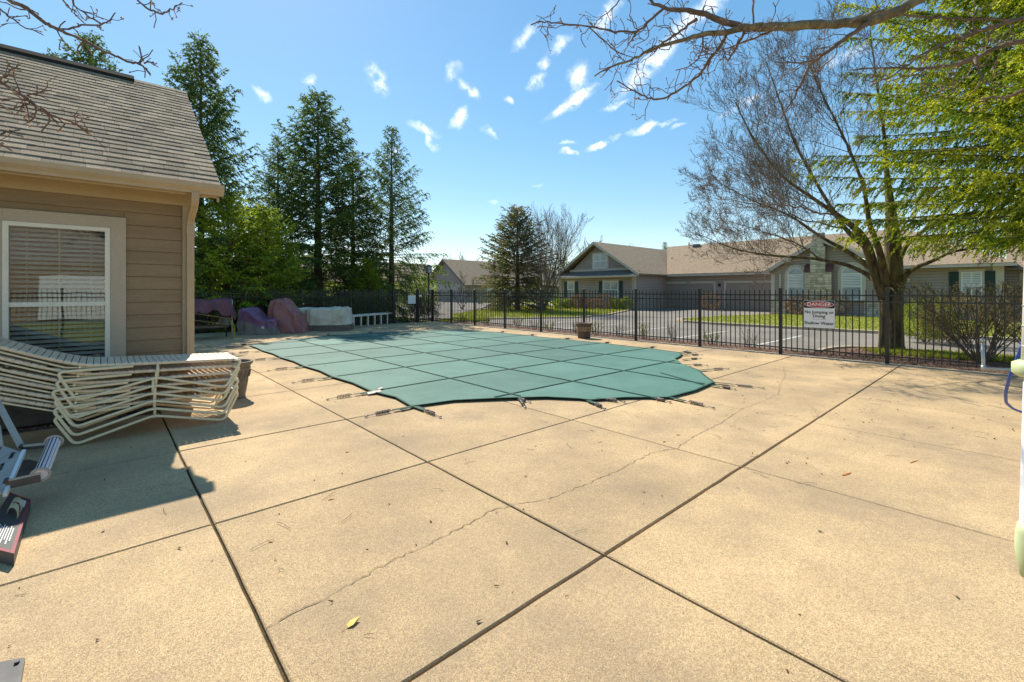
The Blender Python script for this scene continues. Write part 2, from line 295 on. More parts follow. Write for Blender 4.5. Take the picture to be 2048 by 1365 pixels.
# ------------------------------------------------------------------ builders
WL = {}                                   # world origin of every parent
def tag(o, label=None, cat=None, group=None, kind=None):
    if label: o['label'] = label
    if cat: o['category'] = cat
    if group: o['group'] = group
    if kind: o['kind'] = kind
    return o
def empty(name, loc, label, cat, group=None, rz=0, size=.2):
    o = bpy.data.objects.new(name, None); o.empty_display_size = size
    o.location = loc; o.rotation_euler = (0, 0, rz); COL.objects.link(o); WL[o.name] = Vector(loc)
    return tag(o, label, cat, group)
def link(name, me, parent=None, loc=(0, 0, 0), rot=None):
    o = bpy.data.objects.new(name, me); COL.objects.link(o)
    o.location = loc
    if rot is not None: o.rotation_euler = rot
    if parent is not None: o.parent = parent
    WL[o.name] = Vector(loc) + (WL.get(parent.name, Vector()) if parent is not None else Vector())
    return o
class MB:
    def __init__(s): s.v = []; s.f = []; s.mi = []; s.cur = 0; s.sm = []; s.smooth = False
    def add(s, vs, fs):
        n = len(s.v); s.v += [tuple(v) for v in vs]
        for f in fs: s.f.append([i + n for i in f]); s.mi.append(s.cur); s.sm.append(s.smooth)
        return s
    def box(s, lo, hi):
        x0, y0, z0 = lo; x1, y1, z1 = hi
        return s.add([(x0,y0,z0),(x1,y0,z0),(x1,y1,z0),(x0,y1,z0),(x0,y0,z1),(x1,y0,z1),(x1,y1,z1),(x0,y1,z1)],
              [(0,3,2,1),(4,5,6,7),(0,1,5,4),(1,2,6,5),(2,3,7,6),(3,0,4,7)])
    def hexa(s, p):                        # 8 points: bottom ring, top ring
        return s.add(p, [(0,3,2,1),(4,5,6,7),(0,1,5,4),(1,2,6,5),(2,3,7,6),(3,0,4,7)])
    def prism(s, poly, z0, z1):
        n = len(poly); vs = [(x, y, z0) for x, y in poly] + [(x, y, z1) for x, y in poly]
        return s.add(vs, [tuple(range(n))[::-1], tuple(range(n, 2*n))] + [(i, (i+1) % n, n+(i+1) % n, n+i) for i in range(n)])
    def extr(s, pts, off):                 # polygon of 3d points extruded by off
        n = len(pts); off = Vector(off); vs = [Vector(p) for p in pts] + [Vector(p) + off for p in pts]
        return s.add(vs, [tuple(range(n))[::-1], tuple(range(n, 2*n))] + [(i, (i+1) % n, n+(i+1) % n, n+i) for i in range(n)])
    def tube(s, path, r, n=8, cap=True, closed=False):
        path = [Vector(p) for p in path]; m = len(path)
        rs = r if isinstance(r, (list, tuple)) else [r] * m
        sm = s.smooth; s.smooth = True
        up = None; vs = []
        for i, p in enumerate(path):
            a = path[(i - 1) % m] if (i > 0 or closed) else p
            b = path[(i + 1) % m] if (i < m - 1 or closed) else p
            t = (b - a).normalized()
            if up is None:
                up = Vector((0, 0, 1)) if abs(t.z) < .9 else Vector((1, 0, 0))
            u = (up - t * up.dot(t)).normalized(); up = u; w = t.cross(u)
            for k in range(n):
                an = 2 * math.pi * k / n; vs.append(p + (u * math.cos(an) + w * math.sin(an)) * rs[i])
        fs = []
        for i in range(m if closed else m - 1):
            j = (i + 1) % m
            for k in range(n): fs.append((i*n+k, i*n+(k+1) % n, j*n+(k+1) % n, j*n+k))
        s.add(vs, fs); s.smooth = sm
        if cap and not closed:
            base = len(s.v) - len(vs)
            s.f.append([base + k for k in range(n)][::-1]); s.mi.append(s.cur); s.sm.append(False)
            s.f.append([base + (m-1)*n + k for k in range(n)]); s.mi.append(s.cur); s.sm.append(False)
        return s
    def lathe(s, prof, c, n=24):
        c = Vector(c); vs = []; sm = s.smooth; s.smooth = True
        for r, z in prof:
            for k in range(n):
                a = 2*math.pi*k/n; vs.append(c + Vector((r*math.cos(a), r*math.sin(a), z)))
        fs = [(i*n+k, i*n+(k+1) % n, (i+1)*n+(k+1) % n, (i+1)*n+k) for i in range(len(prof)-1) for k in range(n)]
        s.add(vs, fs); s.smooth = sm; return s
    def mesh(s, name, mats, o=(0, 0, 0)):
        me = bpy.data.meshes.new(name); ox, oy, oz = o
        me.from_pydata([(x-ox, y-oy, z-oz) for x, y, z in s.v], [], s.f)
        for m in (mats if isinstance(mats, (list, tuple)) else [mats]): me.materials.append(m)
        me.polygons.foreach_set('material_index', s.mi); me.polygons.foreach_set('use_smooth', s.sm); me.update()
        return me
    def build(s, name, mats, parent=None, origin=None):
        """verts are world coordinates; origin = world origin of the new object (defaults to parent's or (0,0,0))"""
        pw = WL.get(parent.name, Vector()) if parent is not None else Vector()
        if origin is None: origin = pw
        origin = Vector(origin)
        return link(name, s.mesh(name, mats, origin), parent, origin - pw)
def fillet(pts, r, n=5):
    pts = [Vector(p) for p in pts]; out = [pts[0]]
    for i in range(1, len(pts) - 1):
        a, b, c = pts[i-1], pts[i], pts[i+1]
        d1 = (a - b); d2 = (c - b); rr = min(r, d1.length * .45, d2.length * .45)
        p1 = b + d1.normalized() * rr; p2 = b + d2.normalized() * rr
        for k in range(n + 1):
            t = k / n; out.append(p1 * (1-t)**2 + b * 2*t*(1-t) + p2 * t*t)
    out.append(pts[-1]); return out
def tri_mesh(name, P, F, mats, mi=None):
    me = bpy.data.meshes.new(name); P = np.asarray(P, np.float32); F = np.asarray(F, np.int32); k = F.shape[1]
    me.vertices.add(len(P)); me.vertices.foreach_set('co', P.ravel())
    me.loops.add(F.size); me.loops.foreach_set('vertex_index', F.ravel())
    me.polygons.add(len(F)); me.polygons.foreach_set('loop_start', np.arange(len(F), dtype=np.int32) * k)
    me.polygons.foreach_set('loop_total', np.full(len(F), k, np.int32))
    for m in (mats if isinstance(mats, (list, tuple)) else [mats]): me.materials.append(m)
    if mi is not None: me.polygons.foreach_set('material_index', np.asarray(mi, np.int32))
    me.update(calc_edges=True); me.validate(); return me
def segs_mesh(name, S, m, sides=4, smooth=True):
    """S: rows p0(3) p1(3) r0 r1 -> one mesh of tapered prisms"""
    S = np.asarray(S, float); p0 = S[:, :3]; p1 = S[:, 3:6]; r0 = S[:, 6]; r1 = S[:, 7]
    t = p1 - p0; t /= np.linalg.norm(t, axis=1)[:, None] + 1e-9
    ref = np.where(np.abs(t[:, 2:3]) < .9, np.array([[0, 0, 1.]]), np.array([[1., 0, 0]]))
    u = np.cross(ref, t); u /= np.linalg.norm(u, axis=1)[:, None] + 1e-9; w = np.cross(t, u)
    V = []
    for k in range(sides):
        a = 2*math.pi*k/sides; d = u*math.cos(a) + w*math.sin(a)
        V.append(p0 + d*r0[:, None])
    for k in range(sides):
        a = 2*math.pi*k/sides; d = u*math.cos(a) + w*math.sin(a)
        V.append(p1 + d*r1[:, None])
    n = len(S); V = np.stack(V, 1).reshape(-1, 3); b = (np.arange(n) * 2 * sides)[:, None]
    F = np.concatenate([b + np.array([[k, (k+1) % sides, sides+(k+1) % sides, sides+k]]) for k in range(sides)], 0)
    me = tri_mesh(name, V, F, m)
    if smooth: me.polygons.foreach_set('use_smooth', np.ones(len(F), bool))
    return me
def leaves_arrays(P, D, ln, wd, rng, flat=None):
    """triangular leaves at P along D; ln, wd arrays"""
    n = len(P); D = D / (np.linalg.norm(D, axis=1)[:, None] + 1e-9)
    q = rng.normal(size=(n, 3)) if flat is None else np.tile(np.array(flat, float), (n, 1)) + rng.normal(size=(n, 3)) * .35
    s = np.cross(D, q); s /= np.linalg.norm(s, axis=1)[:, None] + 1e-9
    a = P + s*(wd/2)[:, None]; b = P - s*(wd/2)[:, None]; c = P + D*ln[:, None]
    return np.stack([a, b, c], 1).reshape(-1, 3)
def leaf_mesh(name, P, D, ln, wd, m, seed=0, flat=None):
    rng = np.random.default_rng(seed); P = np.asarray(P, float); D = np.asarray(D, float)
    V = leaves_arrays(P, D, np.broadcast_to(ln, (len(P),)), np.broadcast_to(wd, (len(P),)), rng, flat)
    return tri_mesh(name, V, np.arange(len(V)).reshape(-1, 3), m)

# ------------------------------------------------------------------ the setting
def sheet(name, poly, z, m, thick=None, kind='structure', parent=None):
    mb = MB()
    if thick: mb.prism(poly, z - thick, z)
    else: mb.add([(x, y, z) for x, y in poly], [tuple(range(len(poly)))])
    return tag(mb.build(name, m, parent), kind=kind)
sheet('ground', [(-900, -900), (900, -900), (900, 900), (-900, 900)], -.14, GRASS)
sheet('street', [(13.35, -60), (37.4, -60), (37.4, 120), (13.35, 120)], -.075, ASPH)
sheet('mulch_bed', [(12.14, -8), (13.3, -8), (13.3, 19.4), (12.14, 19.4)], -.03, MULCH, .2)
sheet('mulch_bed', [(13.3, -8), (15.4, -8), (15.4, 2.75), (14.2, 3.2), (13.3, 3.3)], -.03, MULCH, .2)
sheet('mulch_bed', [(-12, 19.5), (12.2, 19.5), (12.2, 27), (-12, 27)], -.05, SOIL, .05)
sheet('mulch_bed', [(-6, 7.05), (.86, 7.05), (.86, 7.6), (-6, 7.6)], -.012, MULCH, .08)
# kerb of the island round the big tree
def kerb(path, w=.15, z=.03, h=.2, name='kerb'):
    mb = MB(); P = [Vector((x, y, 0)) for x, y in path]; n = len(P); left = []; right = []
    for i, p in enumerate(P):
        t = (P[min(i+1, n-1)] - P[max(i-1, 0)]).normalized(); s = Vector((-t.y, t.x, 0))
        left.append(p + s*w/2); right.append(p - s*w/2)
    vs = []
    for a, b in zip(left, right): vs += [(a.x, a.y, z-h), (b.x, b.y, z-h), (b.x, b.y, z), (a.x, a.y, z)]
    fs = []
    for i in range(n-1):
        for k in range(4): fs.append((i*4+k, i*4+(k+1) % 4, i*4+4+(k+1) % 4, i*4+4+k))
    fs += [(3, 2, 1, 0), (n*4-4, n*4-3, n*4-2, n*4-1)]
    mb.add(vs, fs); return tag(mb.build(name, KERB), kind='structure')
kerb([(13.35, 3.35), (13.9, 3.4), (14.6, 3.3), (15.1, 3.05), (15.4, 2.6), (15.55, 2), (15.6, 1), (15.6, -8)], z=-.0, w=.13)
sheet('grass_verge', [(14.6, -8), (15.5, -8), (15.5, 1.2), (15.1, 2.3), (14.7, 2.6)], -.022, GRASS, .1)
# lawns across the street
lawnR = [(21.4, -14), (31.6, -14), (31.8, 10.2), (27, 11.6), (23.2, 11.9), (21.9, 11.2), (21.4, 9.6)]
sheet('lawn', lawnR, .02, GRASS, .2)
kerb([(31.6, 10.6), (27, 11.8), (23.2, 12.1), (22.2, 11.8), (21.5, 11.0), (21.2, 9.6), (21.15, 0), (21.15, -14)], z=.03, w=.22)
lawnL = [(x, y) for x, y, z in [gp(*p) for p in [(1262, 619), (1215, 628), (1150, 633), (1040, 634.5), (950, 636), (905, 634), (905, 628), (960, 620), (1010, 613), (1110, 612), (1180, 613.5)]]]
sheet('lawn', lawnL, -.02, GRASS, .12)
lawnM = [(x, y) for x, y, z in [gp(*p) for p in [(980, 640), (930, 641), (885, 643), (880, 640), (930, 637.5), (975, 638)]]]
sheet('lawn', lawnM, -.02, GRASS, .12)
kerb([(v.x, v.y) for v in [gp(*p) for p in [(1262, 619), (1215, 628.5), (1150, 634), (1040, 635.5), (950, 637)]]], z=0, w=.2)
for k in range(7):
    y = 5.05 + 2.52 * k
    mb = MB().add([(13.4, y-.05, -.071), (18.2, y-.05, -.071), (18.2, y+.05, -.071), (13.4, y+.05, -.071)], [(0, 1, 2, 3)])
    tag(mb.build('painted_line', LINE), kind='structure')
# grass blades (too many to count)
def blades(poly, n, z, h, seed, name='grass', m=BLADE):
    rng = np.random.default_rng(seed); xs = np.array(poly); lo = xs.min(0); hi = xs.max(0); P = []
    from mathutils.geometry import intersect_point_tri_2d, tessellate_polygon
    tris = tessellate_polygon([[Vector((x, y, 0)) for x, y in poly]])
    ar = np.array([abs((xs[b][0]-xs[a][0])*(xs[c][1]-xs[a][1])-(xs[c][0]-xs[a][0])*(xs[b][1]-xs[a][1])) for a, b, c in tris])
    pick = rng.choice(len(tris), n, p=ar/ar.sum()); T = np.array([[xs[a], xs[b], xs[c]] for a, b, c in tris])[pick]
    u = rng.random(n); v = rng.random(n); fl = u+v > 1; u[fl] = 1-u[fl]; v[fl] = 1-v[fl]
    q = T[:, 0] + (T[:, 1]-T[:, 0])*u[:, None] + (T[:, 2]-T[:, 0])*v[:, None]
    P = np.c_[q, np.full(n, z)]; D = np.c_[rng.normal(size=(n, 2))*.45, np.ones(n)]
    o = link(name, leaf_mesh(name, P, D, rng.uniform(.5, 1.2, n)*h, rng.uniform(.5, 1, n)*h*.35, m, seed))
    return tag(o, kind='stuff')
blades(lawnR, 30000, .02, .09, 1); blades(lawnL, 16000, -.02, .12, 2); blades(lawnM, 2500, -.02, .12, 3)
blades([(14.5, -3), (15.5, -3), (15.5, 1.2), (15.1, 2.3), (14.6, 2.7), (13.9, 2.2), (14.3, 0)], 9000, -.03, .10, 4)
blades([(13.5, -3.5), (15.5, -3.5), (15.5, 0), (13.7, -.2)], 9000, -.03, .12, 5)
blades([(1, 21.5), (12.4, 21.5), (14, 34), (2, 34)], 16000, -.1, .22, 6)
def chips(n, xr, yr, z, seed, s=.03, name='mulch_chips', m=MULCH):
    rng = np.random.default_rng(seed); P = np.c_[rng.uniform(*xr, n), rng.uniform(*yr, n), np.full(n, z) + rng.random(n)*.012]
    D = np.c_[rng.normal(size=(n, 2)), rng.normal(size=n)*.25]
    return tag(link(name, leaf_mesh(name, P, D, rng.uniform(.6, 2, n)*s, rng.uniform(.3, 1, n)*s, m, seed, flat=(0, 0, 1))), kind='stuff')
CHIP = mat('wood_chip', (.26, .15, .10), (.12, .07, .05), scale=9, rough=1, island=.6)
chips(9000, (12.2, 13.3), (-3, 12), -.025, 11, .028, m=CHIP); chips(7000, (13.2, 15.3), (-3, 2.8), -.025, 12, .03, m=CHIP)
chips(1500, (12.2, 13.3), (12, 19.3), -.025, 13, .04, m=CHIP); chips(900, (-1.5, .8), (7.08, 7.3), -.008, 14, .02, m=CHIP)

# pool deck: one slab object per concrete bay, dirt-filled joints between
deck = tag(MB().box((-9, -4, -.16), (11.86, 19.02, -.02)).build('pool_deck', JOINT), kind='structure')
xs_ = [-9, -6.9, -5, -3.2, -1.4, .53, 2.12, 4.05, 6.0, 7.82, 9.93, 11.86]
ys_ = [-4, -2.2, -.35, 1.57, 3.46, 5.24, 7.30, 9.31, 11.3, 13.3, 15.3, 17.2, 19.02]
rs = random.Random(5)
for i in range(len(xs_)-1):
    for j in range(len(ys_)-1):
        x0, x1, y0, y1 = xs_[i], xs_[i+1], ys_[j], ys_[j+1]
        if x1 <= .6 and y0 >= 7.2: continue
        if j == 5 and x1 <= .6: y1 = 7.05
        if x1 <= .6 and y0 < -2.3: continue
        thin = {6.0: .003, 7.82: .003, 9.93: .004}
        g = .0085
        gx0 = thin.get(x0, g if i else 0); gx1 = thin.get(x1, g)
        gy0 = .0045 if (j in (6, 8, 9, 10)) else .008; gy1 = .008
        a, b, c, d = x0+gx0, x1-gx1, y0+gy0, y1-gy1; dz = rs.uniform(-.0012, .0012); e = .006
        # wavy edge outline
        def edge(p, q, n):
            out = []
            for k in range(n):
                t = k/n; s = Vector(p).lerp(Vector(q), t)
                if k: s += Vector((noise.noise(Vector((s.x*9, s.y*9, 1))), noise.noise(Vector((s.x*9, s.y*9, 7))), 0))*.005
                out.append(s)
            return out
        ring = edge((a, c, 0), (b, c, 0), 9) + edge((b, c, 0), (b, d, 0), 9) + edge((b, d, 0), (a, d, 0), 9) + edge((a, d, 0), (a, c, 0), 9)
        n = len(ring); cx, cy = (a+b)/2, (c+d)/2
        vs = [(p.x, p.y, -.1) for p in ring] + [(p.x, p.y, dz-e) for p in ring] + \
             [(p.x + (e if p.x < cx else -e), p.y + (e if p.y < cy else -e), dz) for p in ring]
        fs = [(q*n+k, q*n+(k+1) % n, (q+1)*n+(k+1) % n, (q+1)*n+k) for q in (0, 1) for k in range(n)] + [tuple(range(2*n, 3*n))]
        mb = MB().add(vs, fs)
        mb.build('concrete_slab', CONC, deck, origin=(cx, cy, 0))
# edge kerb of the deck along the fence
mb = MB(); mb.box((11.87, -4, -.15), (12.13, 19.3, -.006)); mb.build('edge_strip', KERB, deck)
mb = MB(); mb.box((-9, 19.03, -.15), (11.865, 19.3, -.008)); mb.build('edge_strip', KERB, deck)
def ribbon(path, w, z, jitter=0, seed=0):
    rr = random.Random(seed); mb = MB(); vs = []; P = [Vector((p[0], p[1], 0)) for p in path]
    for i, p in enumerate(P):
        t = (P[min(i+1, len(P)-1)] - P[max(i-1, 0)]).normalized(); s = Vector((-t.y, t.x, 0))
        ww = (w if not isinstance(w, (list, tuple)) else w[i]) * (1 + rr.uniform(-jitter, jitter)) / 2
        vs += [(p + s*ww + Vector((0, 0, z))), (p - s*ww + Vector((0, 0, z)))]
    mb.add(vs, [(2*i, 2*i+1, 2*i+3, 2*i+2) for i in range(len(P)-1)]); return mb
def meander(pts, step, amp, seed):
    rr = random.Random(seed); out = []
    for a, b in zip(pts[:-1], pts[1:]):
        a = Vector(a); b = Vector(b); n = max(1, int((b-a).length/step))
        for k in range(n):
            p = a.lerp(b, k/n); q = amp*(1 if (k or out) else 0)
            out.append(p + Vector((rr.uniform(-q, q), rr.uniform(-q, q), 0)))
    out.append(Vector(pts[-1])); return out
crk = [gp(*p) for p in [(1566, 733), (1571, 752), (1560, 770), (1556, 789), (1520, 806), (1484, 818), (1450, 842), (1425, 855), (1390, 872), (1354, 897), (1300, 908), (1240, 940), (1180, 966), (1100, 998), (1035, 1009), (985, 1020), (920, 1057), (845, 1096), (790, 1118), (735, 1150), (650, 1196), (585, 1228), (530, 1258)]]
cp = meander([(p.x, p.y, 0) for p in crk], .032, .014, 3)
ribbon(cp, .0045, .0035, .6, 4).build('crack', CRACKM, deck)
cp2 = meander([tuple(gp(*p)) for p in [(1568, 765), (1600, 790), (1635, 830)]], .06, .012, 6)
ribbon(cp2, .003, .0036, .6, 5).build('crack', CRACKM, deck)
for (x, y, l, w) in [(1690, 950, .14, .025), (1355, 871, .06, .03), (1672, 785, .10, .02), (1825, 925, .16, .012), (693, 905, .04, .02), (660, 1000, .05, .016), (1490, 798, .05, .02), (540, 1085, .03, .015)]:
    c = gp(x, y); d = Vector((.93, -.25, 0)); 
    path = [c + d*l*(t-.3) for t in (0, .3, .6, 1)]
    ribbon(path, [w*.5, w, w*.7, w*.2], .0034, .2, 7).build('rust_stain', RUST, deck)
rng = np.random.default_rng(44)
n = 700; q = []
for k in range(n):
    while True:
        X, Y = rng.uniform(-3, 11.8), rng.uniform(.2, 18.8)
        if X < .6 and Y > 6.9: continue
        if 2.9 < X < 10.3 and 4.8 < Y < 14: 
            if rng.random() < .8: continue
        break
    q.append((X, Y, .006 if not (2.9 < X < 10.3 and 4 < Y < 15) else .05))
for k in range(420): q.append((rng.normal(11.4, .4), rng.uniform(-2, 9), .006))
for k in range(180): q.append((rng.uniform(5, 11.5), rng.uniform(-.5, 3), .006))
q = np.array(q); q = q[q[:, 0] < 11.85]; n = len(q); D = np.c_[rng.normal(size=(n, 2)), rng.normal(size=n)*.2]
tag(link('leaf_litter', leaf_mesh('leaf_litter', q, D, rng.uniform(.01, .038, n), rng.uniform(.005, .02, n), LITT, 3, flat=(0, 0, 1))), kind='stuff')
S = []
for k in range(90):                          # thin fallen twigs
    p = Vector((rng.uniform(3, 11.6), rng.uniform(-.4, 4.0), .006)) if k < 70 else Vector((rng.uniform(-1, 5), rng.uniform(1, 5), .006))
    a = rng.uniform(0, 6.28)
    for s in range(rng.integers(2, 5)):
        q2 = p + Vector((math.cos(a), math.sin(a), 0))*rng.uniform(.02, .05); q2.z = rng.uniform(.004, .014); S.append([*p, *q2, .0016, .0013]); p = q2; a += rng.normal()*.5
tag(link('fallen_twigs', segs_mesh('fallen_twigs', S, TWIG, 3)), kind='stuff')
c = gp(703, 1250)
mb = MB(); mb.add([c + Vector(p) for p in [(-.022, -.012, .004), (0, -.018, .010), (.028, -.004, .006), (.040, .006, .016), (.02, .014, .005), (0, .016, .012), (-.02, .008, .006)]], [tuple(range(7))]); mb.tube([c+Vector((-.02, -.002, .006)), c+Vector((-.05, -.012, .004))], .0014, 4)
tag(mb.build('fallen_leaf', YLEAF), 'yellow curled leaf lying alone on the near concrete slab', 'leaf')

# ------------------------------------------------------------------ pool cover
CZ = .028
def cz(x, y):
    e = min(x - 2.95, 10.4 - x, y - 3.2, 15.2 - y); e = max(0, min(1, e/1.2))
    n = noise.noise(Vector((x*.7, y*.7, 3)))*.5 + noise.noise(Vector((x*2.1, y*2.1, 9)))*.18
    gxs = min(abs(x - g) for g in (2.95, 4.30, 5.63, 7.06, 8.57, 10.1)); gys = min(abs(y - (3.28 + 1.52*k)) for k in range(9))
    sag = min(gxs, gys)
    return CZ + .012*e + .008*n*e - .018*min(sag, .5)*e
outl = [(15.12,2.95+.0),(14.9,2.97),(13.9,2.95),(13.1,2.96),(12.38,2.93),(11.6,2.97),(10.86,2.93),(10.1,2.97),(9.33,2.93),(8.6,2.98),(7.84,2.93),(7.1,2.98),(6.33,2.93),
        (5.75,3.02),(5.17,2.93),(5.06,3.5),(4.71,4.05),(4.36,4.55),(4.0,4.83),(3.86,4.88),(3.62,5.35),(3.23,5.81),(3.19,6.5),(3.27,7.31),(3.6,7.72),(3.95,8.2),(4.5,8.62),
        (4.96,9.2),(5.06,9.6),(5.22,10.0),(5.40,10.22),(6.3,10.34),(7.1,10.38),(7.85,10.46),(8.6,10.38),(9.35,10.44),(10.1,10.36),(10.9,10.42),(11.7,10.34),(12.4,10.38),(13.1,10.25),(13.9,9.9),
        (14.4,9.2),(14.75,8.55),(14.85,7.8),(15.05,7.05),(15.0,6.3),(15.18,5.62),(14.85,4.95),(14.68,4.3),(14.2,3.5)][1:]
outl = [(x, y) for y, x in outl if not (y > 14.8 and x < 3)]
def clip(poly, ax, v, keep_gt):
    out = []
    for i in range(len(poly)):
        a, b = poly[i], poly[(i+1) % len(poly)]
        ia = (a[ax] >= v) if keep_gt else (a[ax] <= v); ib = (b[ax] >= v) if keep_gt else (b[ax] <= v)
        if ia: out.append(a)
        if ia != ib:
            t = (v-a[ax])/(b[ax]-a[ax]); out.append((a[0]+(b[0]-a[0])*t, a[1]+(b[1]-a[1])*t))
    return out
cov = empty('pool_cover', (6.6, 9, 0), 'green mesh safety cover strapped over the whole swimming pool', 'pool cover')
gx = [2.8, 4.30, 5.63, 7.06, 8.57, 10.6]; gy = [3.0, 4.80, 6.32, 7.83, 9.32, 10.87, 12.40, 13.9, 15.3]
for i in range(5):
    for j in range(8):
        mb = MB(); mb.smooth = True; sub = 5; vid = {}
        def V(p):
            k = (round(p[0], 4), round(p[1], 4))
            if k not in vid: vid[k] = len(mb.v); mb.v.append((p[0], p[1], cz(*p)))
            return vid[k]
        for a in range(sub):
            for b in range(sub):
                x0 = gx[i] + (gx[i+1]-gx[i])*a/sub; x1 = gx[i] + (gx[i+1]-gx[i])*(a+1)/sub
                y0 = gy[j] + (gy[j+1]-gy[j])*b/sub; y1 = gy[j] + (gy[j+1]-gy[j])*(b+1)/sub
                p = outl
                for ax, v, k in ((0, x0, True), (0, x1, False), (1, y0, True), (1, y1, False)):
                    p = clip(p, ax, v, k)
                    if len(p) < 3: break
                if len(p) < 3: continue
                f = []
                for q_ in p:
                    k = V(q_)
                    if k not in f: f.append(k)
                if len(f) >= 3: mb.f.append(f); mb.mi.append(0); mb.sm.append(True)
        if mb.f: mb.build('panel', COVER, cov, origin=((gx[i]+gx[i+1])/2, (gy[j]+gy[j+1])/2, 0))
def inside(x, y):
    c = False; n = len(outl)
    for i in range(n):
        (x1, y1), (x2, y2) = outl[i], outl[(i+1) % n]
        if (y1 > y) != (y2 > y) and x < (x2-x1)*(y-y1)/(y2-y1)+x1: c = not c
    return c
def strap_ribbon(pts, w=.030, dz=.006):
    mb = MB(); P = [Vector((*p, cz(*p)+dz)) if inside(*p) else Vector((*p, CZ+.004)) for p in pts]; vs = []
    for i, p in enumerate(P):
        t = (P[min(i+1, len(P)-1)] - P[max(i-1, 0)]); t.z = 0; t.normalize(); s = Vector((-t.y, t.x, 0))*w/2
        vs += [p+s, p-s, p-s+Vector((0, 0, .004)), p+s+Vector((0, 0, .004))]
    for i in range(len(P)-1):
        for k in range(4): mb.add([], []); mb.f.append([i*4+k, i*4+(k+1) % 4, i*4+4+(k+1) % 4, i*4+4+k]); mb.mi.append(0); mb.sm.append(False)
    mb.v = [tuple(v) for v in vs]; return mb
def span(ax, v, lo, hi):
    pts = []; t = lo
    while t < hi:
        p = (v, t) if ax == 0 else (t, v)
        if inside(*p): pts.append(p)
        t += .1
    return pts
for v in gx[1:-1]: strap_ribbon(span(0, v, 3, 15.3)).build('strap', STRAP, cov)
for v in gy[1:-1]: strap_ribbon(span(1, v, 2.9, 10.6)).build('strap', STRAP, cov)
strap_ribbon([(6.95 + .45*t, 3.26 + 1.0*t) for t in (0, .5, 1)]).build('strap', STRAP, cov)
ob = outl + [outl[0]]
strap_ribbon(ob, .032, .003).build('edge_binding', STRAP, cov)
def anchor(x, y, dx, dy, ln):
    d = Vector((dx, dy, 0)).normalized(); a = Vector((x, y, CZ)); e = a + d*ln; e.z = .012; s = Vector((-d.y, d.x, 0))
    mid = a + d*ln*.42; mid.z = .03; sp0 = a + d*ln*.5; sp1 = a + d*ln*.8; sp0.z = sp1.z = .026
    mb = MB(); hw = .026
    for p, q_ in ((a, mid), (a + s*.012, a + d*ln*.3 + s*.035 + Vector((0, 0, -.006)))):
        mb.hexa([p - s*hw - Vector((0, 0, .003)), q_ - s*hw - Vector((0, 0, .003)), q_ + s*hw - Vector((0, 0, .003)), p + s*hw - Vector((0, 0, .003)), p - s*hw, q_ - s*hw, q_ + s*hw, p + s*hw])
    o = mb.build('anchor_strap', STRAP, cov, origin=(x, y, 0))
    mb = MB(); path = []
    for k in range(49):
        t = k/48; an = t*2*math.pi*9; c = sp0.lerp(sp1, t); path.append(c + s*math.cos(an)*.021 + Vector((0, 0, math.sin(an)*.02)))
    mb.tube(path, .006, 4); mb.tube([mid, sp0], .005, 5); mb.tube([sp1, e], .004, 5)
    mb.lathe([(.0, .014), (.016, .012), (.018, 0)], e, 10)
    mb.build('spring', STEEL, o)
for (x, y, dx, dy, l) in [(2.95, y, -1, 0, .66) for y in (6.32, 7.83, 9.32, 10.87, 12.40, 13.9)] + [(2.94, 5.17, -1, -.02, .62), (2.96, 5.17, 0, -1, .62), (3.1, 14.1, -.8, .6, .4),
        (4.30, 4.65, -.55, -.83, .55), (5.63, 3.5, 0, -1, .4), (5.0, 3.98, .35, -.9, .5), (4.85, 3.87, -.35, -.94, .42), (4.2, 4.75, .1, -1, .4), (7.06, 3.2, .1, -1, .35), (5.83, 3.24, -.1, -1, .66),
        (7.31, 3.29, .25, -.97, .72), (8.2, 3.95, .92, -.36, .72), (8.55, 4.5, .75, -.66, .55), (9.25, 4.8, .9, -.3, .5), (9.9, 5.15, .8, -.5, .5), (10.2, 5.4, 1, -.05, .5), (10.22, 5.45, .7, -.7, .42)] \
        + [(10.38, y, 1, 0, .5) for y in (6.4, 7.83, 9.32, 10.87, 12.40)] + [(9.9, 13.9, .7, .7, .4), (8.57, 14.75, 0, 1, .45), (7.06, 15.05, 0, 1, .45), (5.63, 15.18, 0, 1, .45), (4.3, 14.68, -.2, 1, .45)]:
    anchor(x, y, dx, dy, l)
c = gp(748, 788); mb = MB(); mb.hexa([c+Vector(p) for p in [(-.12, -.07, .02), (.08, -.09, .035), (.10, .0, .045), (-.10, .02, .03), (-.12, -.07, .023), (.08, -.09, .038), (.10, .0, .048), (-.10, .02, .033)]])
mb.hexa([c+Vector(p) for p in [(.08, .0, .05), (.17, .05, .055), (.17, .10, .055), (.08, .06, .05), (.08, .0, .053), (.17, .05, .058), (.17, .10, .058), (.08, .06, .053)]])
mb.build('care_label', HTRIM, cov)

# ------------------------------------------------------------------ clubhouse (left)
WY = 7.25; XR = .86; EY, EZ = 6.80, 2.835; RY, RZ = 10.08, 5.10; RX = 1.13; XL = -5.0
ch = empty('clubhouse', (-2, 10, 0), 'tan lap sided clubhouse with shingled gable roof on the left', 'building')
wall = MB(); wall.box((XL, WY+.01, .02), (-.79, WY+.12, .40)); wall.box((-.79, WY+.01, .02), (.068, WY+.12, .44)); wall.box((.068, WY+.01, .02), (XR-.01, WY+.12, 2.75))
wall.box((-.79, WY+.01, 2.26), (.068, WY+.12, 2.75)); wall.box((XL, WY+.01, .40), (-.79, WY+.12, 2.75))
wall.box((XR-.13, WY+.121, .02), (XR-.01, 12.9, 2.75)); wall.box((XL, 12.9, .02), (XR-.01, 13.0, 2.75))
wall.extr([(XR-.13, WY+.1, 2.752), (XR-.13, 12.9, 2.752), (XR-.13, RY, 4.85)], (.12, 0, 0))
